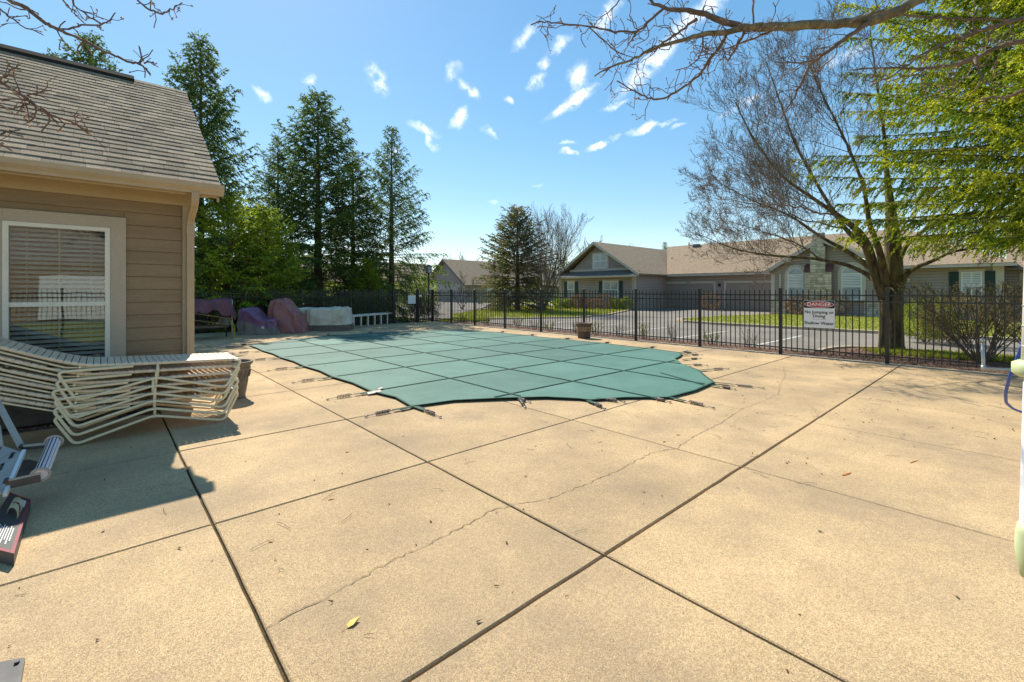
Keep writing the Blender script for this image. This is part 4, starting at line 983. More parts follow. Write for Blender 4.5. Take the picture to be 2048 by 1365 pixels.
# ------------------------------------------------------------------ street lamp behind the corner
lp = empty('street_lamp', (12.5, 20.3, 0), 'black post lantern with glass panes just behind the fence corner', 'lamp')
x, y = 12.5, 20.3
MB().tube([(x, y, -.05), (x, y, 2.42)], .035, 8).build('post', IRON, lp)
mb = MB()
for sx_ in (-1, 1):
    for sy_ in (-1, 1): mb.tube([(x+sx_*.10, y+sy_*.10, 2.42), (x+sx_*.13, y+sy_*.13, 2.74)], .009, 4)
mb.box((x-.11, y-.11, 2.40), (x+.11, y+.11, 2.43)); mb.box((x-.145, y-.145, 2.74), (x+.145, y+.145, 2.76)); mb.box((x-.13, y-.13, 2.575), (x+.13, y-.11, 2.585)); mb.box((x-.13, y+.11, 2.575), (x+.13, y+.13, 2.585)); mb.box((x-.13, y-.13, 2.575), (x-.115, y+.13, 2.585))
for t in (-.045, .045): mb.box((x+t-.004, y-.124, 2.43), (x+t+.004, y-.114, 2.74)); mb.box((x-.124, y+t-.004, 2.43), (x-.114, y+t+.004, 2.74))
mb.add([(x-.15, y-.15, 2.761), (x+.15, y-.15, 2.761), (x+.15, y+.15, 2.761), (x-.15, y+.15, 2.761), (x, y, 2.86)], [(0, 1, 4), (1, 2, 4), (2, 3, 4), (3, 0, 4), (3, 2, 1, 0)]); mb.build('lantern_frame', IRON, lp)
MB().hexa([(x-.095, y-.095, 2.43), (x+.095, y-.095, 2.43), (x+.095, y+.095, 2.43), (x-.095, y+.095, 2.43), (x-.115, y-.115, 2.735), (x+.115, y-.115, 2.735), (x+.115, y+.115, 2.735), (x-.115, y+.115, 2.735)]).build('pane', LAMPG, lp)

# ------------------------------------------------------------------ right edge: pole, bracket, hose
e = empty('telescopic_pole', gp(2062, 1180), 'white telescopic pool pole with pale green collars at the right edge', 'pole')
t0 = at(2084, 500, 1.55); t1 = at(2076, 740, 1.55); t2 = at(2067, 1040, 1.55); t3 = at(2073, 1160, 1.55)
MB().tube([at(2088, 60, 1.6), t0, t1], .040, 20).build('shaft', PWHITE, e); MB().tube([t1, t2, t3], .033, 20).build('inner_shaft', PWHITE, e)
v = (t2-t1).normalized()
MB().tube([t1-v*.03, t1-v*.02, t1+v*.015, t1+v*.028], [.045, .062, .062, .046], 20).build('collar', PGREEN, e)
MB().tube([t2+v*.02, t2+v*.05, t2+v*.11, t3-v*.01, t3], [.036, .042, .042, .040, .026], 20).build('end_cap', PGREEN, e)
for k in range(3): q = t1 - v*(.08+k*.07); MB().tube([q, q+v*.006], .0412, 20).build('seam_ring', ALU, e)
e = empty('pipe_bracket', (11.8, .3, 0), 'bare aluminium pipe bracket lying against the fence near the twiggy shrub', 'bracket')
a = at(1965, 682, 7.4); b = at(1967, 737, 7.4); c = at(2075, 743, 7.0)
mb = MB(); mb.tube(fillet([a, b, c], .05, 4), .024, 10); mb.build('pipe', ALU, e)
MB().tube([a - Vector((0, 0, .02)), a + Vector((0, 0, .03))], .034, 10).build('end_ring', ALU, e)
MB().tube([b + Vector((0, 0, -.04)), b + Vector((0, 0, .05))], .032, 10).build('elbow', ALU, e)
e = empty('garden_hose', gp(2045, 823), 'bright blue hose curving down beside the white pole', 'hose')
MB().tube(fillet([at(2052, 660, 3.6), at(2042, 700, 3.65), at(2022, 745, 3.8), at(2011, 785, 4.1), at(2012, 806, 4.5), at(2026, 818, 5.1), gp(2044, 825, .012), gp(2075, 833, .012)], .18, 6), .0125, 10).build('tube', BLUE, e)

# ------------------------------------------------------------------ left edge: folded frame with roller, box, mat
e = empty('roller_frame', gp(20, 985), 'grey metal frame with black lettering and a ribbed silver roller handle', 'equipment')
def bar(p, q, w, h, m, name, parent=e, up=Vector((0, 0, 1))):
    d = (q-p).normalized(); s_ = d.cross(up).normalized(); u = s_.cross(d)
    return MB().hexa([p-s_*w/2-u*h/2, q-s_*w/2-u*h/2, q+s_*w/2-u*h/2, p+s_*w/2-u*h/2, p-s_*w/2+u*h/2, q-s_*w/2+u*h/2, q+s_*w/2+u*h/2, p+s_*w/2+u*h/2]).build(name, m, parent)
D0 = 3.2
A1 = at(-10, 795, D0+.35); A2 = at(44, 897, D0+.2); bar(A1, A2, .036, .014, PANEL, 'flat_bar')
r0 = at(108, 884, D0+.25); r1 = at(81, 950, D0-.12); ax = (r1-r0).normalized()
mb = MB(); nn = 36; u = ax.cross(Vector((0, 0, 1))).normalized(); w = ax.cross(u); vs = []
for P_ in (r0, r1):
    for k in range(nn): rr_ = .037 + (.003 if k % 3 else 0); a = 2*math.pi*k/nn; vs.append(P_ + (u*math.cos(a) + w*math.sin(a))*rr_)
mb.add(vs, [(k, (k+1) % nn, nn+(k+1) % nn, nn+k) for k in range(nn)] + [tuple(range(nn))[::-1], tuple(range(nn, 2*nn))])
mb.mi = [1 if (i < nn and i % 3 == 0) else 0 for i in range(len(mb.f))]; mb.build('ribbed_roller', [mat('ribbed_silver', (.74, .70, .72), (.66, .62, .62), scale=60, rough=.35, metal=.2), ALUD], e)  # dark strips paint in the shade of the grooves between ribs
for P_, nm in ((r0, 'end_disc'), (r1, 'end_disc')):
    mb = MB(); path = [P_ + (u*math.cos(2*math.pi*k/24) + w*math.sin(2*math.pi*k/24))*.046 for k in range(24)]; mb.tube(path, .0095, 6, closed=True); mb.build(nm, PANEL, e)
h0 = at(42, 893, D0+.2); bar(h0, r0 - ax*.005 - Vector((.0, 0, .01)), .010, .016, PANEL, 'arm'); bar(h0 - Vector((0, 0, .018)), r0 - ax*.005 - Vector((0, 0, .035)), .006, .02, ALUD, 'arm_web')
h1 = at(12, 962, D0-.22); bar(h1, r1 + ax*.004 + Vector((0, 0, .012)), .012, .012, PANEL, 'arm'); bar(h1 - Vector((0, 0, .03)), r1 + ax*.004 - Vector((0, 0, .02)), .008, .052, ALUD, 'arm_web')
for P_ in (h0, h1): MB().tube([P_ - ax*.02, P_ + ax*.02], .012, 10).build('bolt', ALUD, e)
pA, pB, pC, pD = at(6, 892, D0+.2), at(44, 905, D0+.12), at(4, 985, D0-.25), at(-40, 975, D0-.2)
MB().extr([pA, pB, pC, pD], Vector((.0, 0, -.02))).build('deck_plate', PANEL, e)
pB2, pC2 = at(48, 903, D0+.1), at(10, 990, D0-.27); bar(pB2, pC2, .02, .03, HWHITE, 'edge_rail')
pE = at(-30, 820, D0+.3); MB().extr([pE, at(0, 850, D0+.28), pA, at(-50, 900, D0+.15)], Vector((.004, .004, -.01))).build('side_plate', PANEL, e)
for (cx_, cy_, cn, s_) in ((20, 907, 'STRENGTH', .034), (3, 930, 'HOME', .034)):
    pass
vx = (pC-pB).normalized(); nrm_ = (pB-pA).cross(pC-pB).normalized()
if nrm_.z < 0: nrm_ = -nrm_
def plate_text(s, c0, size, m, parent):
    me = text_mesh(s, size, m, True); y_ = nrm_.cross(vx); M_ = Matrix((vx, y_, nrm_)).transposed().to_4x4()
    o = link('lettering', me, parent); o.matrix_local = Matrix.Translation(c0 + nrm_*.002 - WL[parent.name]) @ M_; return o
def on(p, q, t, off=0): return p.lerp(q, t)
plate_text('SERIES', pA.lerp(pB, .62).lerp(pD.lerp(pC, .62), .16), .03, SIGNK, e); plate_text('MODEL', pA.lerp(pB, .35).lerp(pD.lerp(pC, .5), .50), .03, SIGNK, e)
mb = MB(); q = [gp(*v_) for v_ in [(-40, 975), (30, 972), (62, 962), (88, 950), (98, 935), (60, 925), (0, 930), (-40, 940)]]; mb.extr([p_ + Vector((0, 0, .012)) for p_ in q], (0, 0, .012)); mb.build('dark_slab', ALUD, e)  # flat dark slab with a curved rim on the ground below the arms
# box
bz = .07; q = [gp(20, 985, bz), gp(61, 1000, bz), gp(28, 1108, bz), gp(-45, 1090, bz)]
e = empty('cardboard_box', sum(q, Vector())/4 - Vector((0, 0, bz)), 'black printed cardboard box with red edges under an ivory plastic clip', 'box')
MB().extr([p_ - Vector((0, 0, bz-.003)) for p_ in q], (0, 0, bz-.004)).build('carton', BOXC, e)
def bq(u_, v_): return q[0].lerp(q[1], u_).lerp(q[3].lerp(q[2], u_), v_)
def strip(u0, u1, v0, v1, z, m, name): MB().extr([bq(u0, v0) + Vector((0, 0, z)), bq(u1, v0) + Vector((0, 0, z)), bq(u1, v1) + Vector((0, 0, z)), bq(u0, v1) + Vector((0, 0, z))], (0, 0, .0008)).build(name, m, e)
strip(0, 1, 0, .03, .0005, BOXR, 'red_edge'); strip(.90, 1, .035, 1, .0005, BOXR, 'red_edge'); strip(0, .895, .965, 1, .0005, BOXR, 'red_edge'); strip(.45, .85, .06, .2, .0005, SIGNW, 'printed_panel'); strip(.48, .68, .075, .185, .0016, BOXR, 'printed_block')
for k in range(8): strip(.22+.075*k, .25+.075*k, .60+.02*(k % 3), .90-.03*((k*2) % 4), .0005, TEXTW, 'printed_line')
cI = bq(.55, .38); up = Vector((0, 0, 1)); a1 = (q[1]-q[0]).normalized(); a2 = (q[3]-q[0]).normalized()
e2 = empty('ivory_clip', cI, 'ivory plastic double clip resting on the black printed box', 'clip')
for k, off in enumerate((-.09, .02)):
    pth = [cI + a2*off - a1*.07 + up*.005, cI + a2*(off-.02) - a1*.05 + up*.045, cI + a2*(off-.03) + a1*.02 + up*.06, cI + a2*(off-.01) + a1*.07 + up*.045, cI + a2*(off+.01) + a1*.075 + up*.01]
    vs = []
    for p_ in fillet(pth, .03, 4): vs += [p_ - a2*.035, p_ + a2*.035, p_ + a2*.035 - up*.006, p_ - a2*.035 - up*.006]
    mb = MB().add(vs, [(i*4+j, i*4+(j+1) % 4, i*4+4+(j+1) % 4, i*4+4+j) for i in range(len(vs)//4-1) for j in range(4)]); mb.smooth = True; mb.build('clip_arm', IVORY, e2)
q = [gp(*v_) for v_ in [(-40, 1345), (35, 1330), (50, 1328), (47, 1345), (38, 1400), (-40, 1420)]]
e = empty('rubber_mat', q[1], 'dark grey ridged mat poking in at the bottom left corner', 'mat')
MB().extr([p_ + Vector((0, 0, .003)) for p_ in q], (0, 0, .022)).build('plate', ALUD, e)
MB().tube([q[2] + Vector((-.02, -.02, .026)), q[2] + Vector((-.02, -.02, .034))], .008, 10).build('bolt', ALUD, e)
MB().tube([q[1] + Vector((-.06, -.03, .028)), q[5] + Vector((-.0, .05, .028))], .006, 6).build('ridge', ALUD, e)

# ------------------------------------------------------------------ houses across the street
def P_(x0, y0, z0, x1, y1, z1, name, m, parent): return MB().box((min(x0, x1), min(y0, y1), min(z0, z1)), (max(x0, x1), max(y0, y1), max(z0, z1))).build(name, m, parent)
def win(parent, X, y0, y1, z0, z1, mull=1, rows=1, arch=False, shut=None, fr=.06, louv=False, casing=True):
    """window on a wall facing -x at X, its frame standing proud"""
    if casing:
        cs = .12; mb = MB()
        if arch:
            r = (y1-y0)/2; cy = (y0+y1)/2; pts = [(X-.03, y0-cs*1.5, z0), (X-.03, y0-cs*1.5, z1-r)] + [(X-.03, cy+(r+cs*1.5)*math.cos(math.pi-a), z1-r+(r+cs*1.5)*math.sin(a)) for a in [math.pi*k/12 for k in range(13)]] + [(X-.03, y1+cs*1.5, z0)]
            mb.extr(pts[:1]+pts[1:], (.025, 0, 0)); mb.build('casing', HTRIM, parent)
        else: P_(X-.03, y0-cs, z0-cs, X-.004, y1+cs, z1+cs*1.2, 'casing', HTRIM, parent)
    r = (y1-y0)/2; cy = (y0+y1)/2; zt = z1 - r if arch else z1
    if arch: pts = [(X-.055, y0, z0), (X-.055, y0, zt)] + [(X-.055, cy-r*math.cos(a), zt+r*math.sin(a)) for a in [math.pi*k/14 for k in range(1, 14)]] + [(X-.055, y1, zt), (X-.055, y1, z0)]
    else: pts = [(X-.055, y0, z0), (X-.055, y0, z1), (X-.055, y1, z1), (X-.055, y1, z0)]
    w = MB().extr(pts, (.024, 0, 0)).build('window', HWHITE, parent)
    def pane(a, b, c, d):
        P_(X-.060, a, c, X-.056, b, d, 'pane', PANEM if not louv else PANEM, w)
    zm = (z0+zt)/2; n = mull+1; ww = (y1-y0-fr)/n
    for k in range(n):
        a = y0+fr+k*ww; b = a+ww-fr
        pane(a, b, z0+fr, zm-fr/2); pane(a, b, zm+fr/2, zt-fr)
        if louv:
            q = 7
            for j in range(q):
                zz = zm+fr/2+(zt-fr-zm-fr/2)*(j+.2)/q; P_(X-.066, a, zz, X-.0605, b, zz+(zt-zm)/q*.45, 'louvre', HWHITE, w)
    if arch:
        pts = [(X-.060, cy-(r-fr)*math.cos(a), zt+.02+(r-fr)*math.sin(a)) for a in [math.pi*k/12 for k in range(13)]]
        MB().extr(pts, (.004, 0, 0)).build('fanlight', PANEM, w)
        for a in (.25, .5, .75): 
            q = Vector((X-.062, cy-(r-fr*.7)*math.cos(a*math.pi), zt+(r-fr*.7)*math.sin(a*math.pi))); MB().tube([(X-.062, cy, zt), q], .012, 4).build('muntin', HWHITE, w)
    if shut:
        for s in (-1, 1):
            ys = (y0-shut-.09, y0-.09) if s < 0 else (y1+.09, y1+.09+shut); P_(X-.055, ys[0], z0-.02, X-.031, ys[1], z1+.02, 'shutter', SHUT, parent)
    return w
PANEM = mat('house_pane', (.20, .24, .26), (.34, .39, .40), scale=1.5, rough=.12, spec=.8)
def slabroof(parent, pts, th, m=HROOF, name='roof'):
    return MB().extr(pts, (0, 0, -th)).build(name, m, parent)
def gutter_b(parent, X, y0, y1, z): P_(X-.12, y0, z-.13, X, y1, z, 'gutter', HTRIM, parent)
def downspout_b(parent, X, y, z1): MB().box((X-.07, y-.04, .0), (X-.012, y+.04, z1)).build('downspout', HTRIM, parent)
def stones(parent, X, y0, y1, z0, z1, seed, hmin=.10, hmax=.2, mk='x', inset=.05):
    rr = random.Random(seed); z = z0
    while z < z1-.03:
        h = min(rr.uniform(hmin, hmax), z1-z); y = y0
        while y < y1-.02:
            w = min(rr.uniform(.2, .55), y1-y)
            if y1-(y+w) < .12: w = y1-y
            MB().box((X-rr.uniform(.03, .06), y+.008, z+.008), (X-.002, y+w-.008, z+h-.008)).build('stone', STONE, parent); y += w
        z += h
# --- left house: gable facing the pool
X = 32.6; h = empty('gabled_house', (36, 25, 0), 'taupe house with front gable, twin upper window and dark green shutters', 'house')
b = MB(); b.box((X, 21.0, -.1), (47, 29.4, 2.86)); bd = b.build('wall', HSIDE, h)
ga = MB(); ga.extr([(X+.35, 21.6, 2.95), (X+.35, 28.7, 2.95), (X+.35, 25.16, 5.62)], (.2, 0, 0)); ga.build('gable_wall', HSIDE, h)
P_(X+.315, 21.9, 3.28, X+.349, 28.4, 3.46, 'trim_band', HTRIM, h)
rz = 5.86; apex = 25.16
slabroof(h, [(X-.25, 20.55, 2.92), (X-.25, apex, rz), (48, apex, rz), (48, 20.55, 2.92)], .12)
slabroof(h, [(X-.25, 29.8, 2.92), (X-.25, apex, rz+.001), (48, apex, rz+.001), (48, 29.8, 2.92)], .12)
for (ya, za, yb, zb) in ((20.55, 2.92, apex, rz), (29.8, 2.92, apex, rz)):
    MB().extr([(X-.28, ya, za-.26), (X-.28, yb, zb-.26), (X-.28, yb, zb-.0), (X-.28, ya, za-.0)], (.028, 0, 0)).build('rake_board', HTRIM, h)
MB().extr([(X-.55, 20.9, 2.80), (X+.34, 20.9, 3.24), (X+.34, 29.3, 3.24), (X-.55, 30.1, 2.80)], (0, 0, -.06)).build('pent_roof', HROOFD, h)
P_(X-.62, 20.6, 2.66, X-.5, 30.2, 2.80, 'gutter', HTRIM, h); P_(X-.5, 20.9, 2.62, X-.002, 29.4, 2.66, 'soffit', HTRIM, h)
win(h, X+.35, 24.05, 25.62, 3.50, 4.78, 1)
win(h, X, 27.55, 28.32, .9, 2.32, 0, shut=.36); win(h, X, 22.7, 24.25, .9, 2.32, 1, shut=.36)
P_(X-.03, 20.98, 0, X-.004, 21.2, 2.62, 'corner_board', HTRIM, h); P_(X-.06, 21.25, 0, X-.005, 21.34, 2.62, 'downspout', HTRIM, h)
P_(X-.03, 29.15, 0, X-.004, 29.4, 2.62, 'corner_board', HTRIM, h)
stones(h, X, 21.0, 22.0, 0, .85, 3)
# --- garage wing: recessed facade
X = 37.5; h = empty('garage_house', (41, 16, 0), 'long low taupe wing with two wide garage doors', 'house')
MB().box((X, 10.4, -.1), (48, 20.99, 2.9)).build('wall', HSIDE, h)
slabroof(h, [(X-.45, 8.5, 2.96), (43, 8.5, 6.0), (43, 24.0, 6.0), (X-.45, 20.7, 2.96)], .12)
slabroof(h, [(48.5, 8.5, 2.96), (43, 8.5, 6.001), (43, 24.0, 6.001), (48.5, 20.7, 2.96)], .12)
P_(X-.58, 10.4, 2.74, X-.44, 20.9, 2.88, 'gutter', HTRIM, h); P_(X-.44, 10.4, 2.78, X-.003, 20.9, 2.82, 'soffit', HTRIM, h)
for (y0, y1, num) in ((16.75, 21.4-.35, '4665'), (11.3, 15.75, '4671')):
    mb = MB(); mb.box((X-.05, y0-.15, 0), (X-.004, y0, 2.118)); mb.box((X-.05, y1, 0), (X-.004, y1+.15, 2.118)); mb.box((X-.052, y0-.15, 2.12), (X-.004, y1+.15, 2.28))
    g = mb.build('garage_door', HTRIM, h, origin=(X, (y0+y1)/2, 0))
    for r_ in range(4):
        P_(X-.022, y0, .02+.52*r_, X-.004, y1, .53+.52*r_-.0, 'door_panel', GDOOR, g)
        for c_ in range(8):
            w = (y1-y0)/8; P_(X-.030, y0+c_*w+.06, .09+.52*r_, X-.0225, y0+(c_+1)*w-.06, .46+.52*r_, 'raised_panel', GDOOR, g)
    me = text_mesh(num, .16, SIGNK, True); link('house_number', me, g, (-.055, 0, 2.2), (R(90), 0, R(-90)))
P_(X-.13, 16.2, 1.85, X-.004, 16.34, 2.08, 'wall_lamp', SIGNK, h)
MB().tube([(40.2, 22.0, 4.3), (40.2, 22.0, 4.75)], .06, 8).build('vent_pipe', HTRIM, h); q = px(1378, 488, 43); MB().tube([(q.x, q.y, 5.9), (q.x, q.y, 6.28)], .08, 8).build('vent_pipe', HTRIM, h); MB().box((q.x-.7, q.y-1.3, 5.7), (q.x-.3, q.y-.7, 5.98)).build('roof_vent', HROOFD, h)
q = px(1422, 487, 43); MB().tube([(q.x, q.y, 5.9), (q.x, q.y, 6.2)], .08, 8).build('vent_pipe', HTRIM, h); P_(39.2, 19.5, 3.92, 39.45, 19.8, 4.08, 'roof_vent', HROOFD, h)
# --- stone gabled wing
X = 32.9; h = empty('stone_fronted_house', (35, 8, 0), 'gabled wing with stone chimney between two arched white windows', 'house')
MB().box((X, 5.0, -.1), (37.49, 10.9, 2.75)).build('wall', HSIDE, h)
MB().extr([(X, 5.0, 2.751), (X, 10.9, 2.751), (X, 8.05, 4.55)], (.2, 0, 0)).build('gable_wall', HSIDE, h)
az = 4.78; ay = 8.05
slabroof(h, [(X-.35, 4.2, 2.72), (X-.35, ay, az), (42.5, ay, az), (40, 4.2, 2.72)], .12); slabroof(h, [(X-.35, 11.2, 2.82), (X-.35, ay, az+.001), (42.5, ay, az+.001), (38.5, 11.2, 2.82)], .12)
for (ya, za) in ((4.2, 2.72), (11.2, 2.82)): MB().extr([(X-.38, ya, za-.28), (X-.38, ay, az-.28), (X-.38, ay, az), (X-.38, ya, za)], (.028, 0, 0)).build('rake_board', HTRIM, h)
win(h, X, 9.02, 9.92, .95, 2.98, 0, arch=True, louv=True); win(h, X, 6.05, 7.05, .95, 3.02, 0, arch=True, louv=True)
cm = MB().box((X-.40, 7.45, 0), (X-.01, 8.85, 2.62)).build('chimney_base', STONEM, h); stones(cm, X-.40, 7.45, 8.85, 0, 2.62, 5)
cm2 = MB().box((X-.36, 7.78, 2.621), (X-.01, 8.58, 4.2)).build('chimney_stack', STONEM, h); stones(cm2, X-.36, 7.78, 8.58, 2.63, 4.2, 6)
cm3 = MB().box((X-.34, 7.88, 4.201), (X-.01, 8.46, 5.05)).build('chimney_top', STONEM, h); stones(cm3, X-.34, 7.88, 8.46, 4.21, 5.05, 16)
for (a, b_) in ((7.40, 7.775), (8.585, 8.92)):
    MB().extr([(X-.46, a, 2.66), (X-.02, a, 3.16), (X-.02, b_, 3.16), (X-.46, b_, 2.66)], (0, 0, -.03)).build('copper_cap', COPP, h)
    for k in range(4): y = a+(b_-a)*(k+.5)/4; MB().tube([(X-.46, y, 2.675), (X-.02, y, 3.175)], .014, 4).build('standing_seam', COPP, h)
for (a, b_) in ((5.0, 5.95), (7.1, 7.44), (8.86, 9.0), (9.95, 10.9)):
    w = MB().box((X-.02, a, 0), (X-.003, b_, .84)).build('stone_plinth', STONEM, h); stones(w, X-.02, a, b_, .0, .84, int(a*7))
P_(X-.10, 5.0, .85, X-.004, 7.44, .93, 'sill_course', HTRIM, h); P_(X-.10, 8.86, .85, X-.004, 10.9, .93, 'sill_course', HTRIM, h)
P_(X-.04, 10.68, .94, X-.004, 10.9, 2.6, 'corner_board', HTRIM, h); P_(X-.04, 5.0, .94, X-.004, 5.22, 2.6, 'corner_board', HTRIM, h); P_(X-.07, 10.3, .94, X-.041, 10.4, 2.6, 'downspout', HTRIM, h)
# --- main block with the high roof and right wing
X = 34.0; h = empty('shuttered_house', (38, 3, 0), 'taupe house wing with green shuttered louvre window and number plaque', 'house')
MB().box((X, .45, -.1), (46, 4.99, 2.85)).build('wall', HSIDE, h)
slabroof(h, [(X-.45, .0, 2.92), (43, 5.5, 6.0), (43, 9.4, 6.0), (39.25, 8.05, 4.78), (X-.45, 4.57, 2.92)], .12)
slabroof(h, [(47, .0, 2.92), (43, 5.5, 6.001), (X-.45, .0, 2.921)], .1)
P_(X-.58, 0, 2.74, X-.44, 5.1, 2.88, 'gutter', HTRIM, h); P_(X-.44, .02, 2.78, X-.003, 5.1, 2.82, 'soffit', HTRIM, h)
win(h, X, 1.22, 2.0, 1.0, 2.5, 1, shut=.38, louv=True); P_(X-.04, .45, 0, X-.004, .85, 2.77, 'corner_board', HTRIM, h)
P_(X-.05, 3.78, 1.60, X-.01, 4.42, 1.80, 'plaque', HWHITE, h); P_(X-.055, 3.80, 1.615, X-.051, 4.40, 1.785, 'plaque_face', SHUT, h); me = text_mesh('4673', .15, HWHITE, True); link('house_number', me, h, Vector((X-.058, 4.1, 1.70)) - WL[h.name], (R(90), 0, R(-90)))
P_(X-.12, 4.05, 1.95, X-.004, 4.17, 2.2, 'wall_lamp', HTRIM, h); P_(X-.02, 4.5, 0, X-.004, 4.95, 2.1, 'entry_door', HTRIM, h)
P_(X-.04, 2.7, 0, X-.004, 4.4, .85, 'stone_plinth', STONEM, h)
h = empty('dark_sided_house', (40, -4, 0), 'dark sided house partly seen at the far right edge behind shrubs', 'house')
MB().box((36, -12, -.1), (46, .44, 2.75)).build('wall', HSIDE, h); slabroof(h, [(35.4, -12, 2.72), (35.4, .4, 2.72), (41, .4, 5.4), (41, -12, 5.4)], .12); win(h, 36, -1.2, -.2, 1, 2.3, 1)
# --- far left house
h = empty('distant_gabled_house', (42, 55, 0), 'distant house with brown shingle roof and dark rake seen past the lamp', 'house')
MB().box((37.2, 51, -.1), (56, 60.5, 2.5)).build('wall', mat('far_wall', (.42, .38, .33), rough=.9), h)
slabroof(h, [(36.6, 50.2, 2.3), (36.6, 55.7, 6.1), (58, 55.7, 6.1), (58, 50.2, 2.3)], .15); slabroof(h, [(36.6, 61.2, 2.3), (36.6, 55.7, 6.101), (58, 55.7, 6.101), (58, 61.2, 2.3)], .15)
MB().extr([(37.15, 51, 2.5), (37.15, 60.4, 2.5), (37.15, 55.7, 5.8)], (.2, 0, 0)).build('gable_wall', HSIDE, h)
for ya in (50.2, 61.2): MB().extr([(36.55, ya, 2.0), (36.55, 55.7, 5.8), (36.55, 55.7, 6.12), (36.55, ya, 2.32)], (.04, 0, 0)).build('rake_board', HROOFD, h)
for k in range(3): P_(41+4*k, 50.94, .9, 42.2+4*k, 50.99, 2.1, 'window', HWHITE, h)
h = empty('distant_low_house', (38, 70, 0), 'distant low roofed house mostly hidden behind the lamp post', 'house')
MB().box((33, 66, -.1), (42, 76, 2.6)).build('wall', HTRIM, h); slabroof(h, [(32, 65, 2.5), (32, 71, 6.3), (43, 71, 6.3), (43, 65, 2.5)], .15); slabroof(h, [(32, 77, 2.5), (32, 71, 6.301), (43, 71, 6.301), (43, 77, 2.5)], .15)
for k in range(3): P_(33.6+2.8*k, 65.94, 1, 34.8+2.8*k, 65.99, 2.2, 'window', PANEM, h)
# pale houses glimpsed behind the spruces
for i, (x, y, lab_) in enumerate(((9, 60, 'pale far house glimpsed low between the spruce trunks'), (22, 64, 'second pale far house glimpsed to the left of the lamp'))):
    h = empty('far_house', (x, y, 0), lab_, 'house')
    MB().box((x-6, y, -.1), (x+6, y+8, 2.7)).build('wall', mat('far_wall', (.62, .58, .50), rough=.9), h); slabroof(h, [(x-6.5, y-.5, 2.6), (x-6.5, y+4, 5.6), (x+6.5, y+4, 5.6), (x+6.5, y-.5, 2.6)], .15); slabroof(h, [(x-6.5, y+8.5, 2.6), (x-6.5, y+4, 5.601), (x+6.5, y+4, 5.601), (x+6.5, y+8.5, 2.6)], .15)
    for k in range(4): P_(x-4.6+2.6*k, y-.06, .9, x-3.5+2.6*k, y-.01, 2.1, 'window', PANEM, h)
# the house opposite, mirrored in the clubhouse window
h = empty('opposite_house', (-2, -20, 0), 'brick gabled house with white garage door, only mirrored in the window', 'house')
BR = mat('opposite_brick', (.33, .24, .15), (.28, .20, .13), scale=3, rough=.9)
MB().box((-7, -26, -.1), (3, -19, 3.0)).build('wall', BR, h); MB().extr([(-7, -19, 3), (3, -19, 3), (-2, -19, 6.0)], (0, -.2, 0)).build('gable_wall', HSIDE, h)
for xa in (-7.6, 3.6): MB().extr([(xa, -18.7, 2.6), (-2, -18.7, 6.3), (-2, -27, 6.3), (xa, -27, 2.6)], (0, 0, .15)).build('roof', HROOF, h)
for xa in (-7.6, 3.6): MB().extr([(xa, -18.69, 2.4), (-2, -18.69, 6.1), (-2, -18.69, 6.45), (xa, -18.69, 2.75)], (0, .04, 0)).build('rake_board', HTRIM, h)
P_(-2.4, -18.98, 0, .2, -18.93, 2.3, 'garage_door', HWHITE, h); P_(-4.9, -18.98, .8, -3.6, -18.93, 2.2, 'window', PANEM, h); P_(-5.4, -18.98, .7, -4.95, -18.94, 2.3, 'shutter', SHUT, h)
f3 = empty('iron_fence', (-2, -7, 0), 'black picket fence behind the camera, only mirrored in the window', 'fence'); fence(f3, 'x', -7.0, [-7, -5, -3, -1, 1, 3])
h = empty('electric_cabinet', px(1873, 640, 24), 'low green utility cabinet behind the round shrub', 'cabinet'); q = px(1873, 640, 22)
MB().box((q.x-.35, q.y-.35, 0), (q.x+.35, q.y+.35, .75)).build('housing', mat('utility_green', (.10, .22, .15), rough=.5), h); MB().box((q.x-.38, q.y-.38, .751), (q.x+.38, q.y+.38, .80)).build('lid', MATS['utility_green'], h)

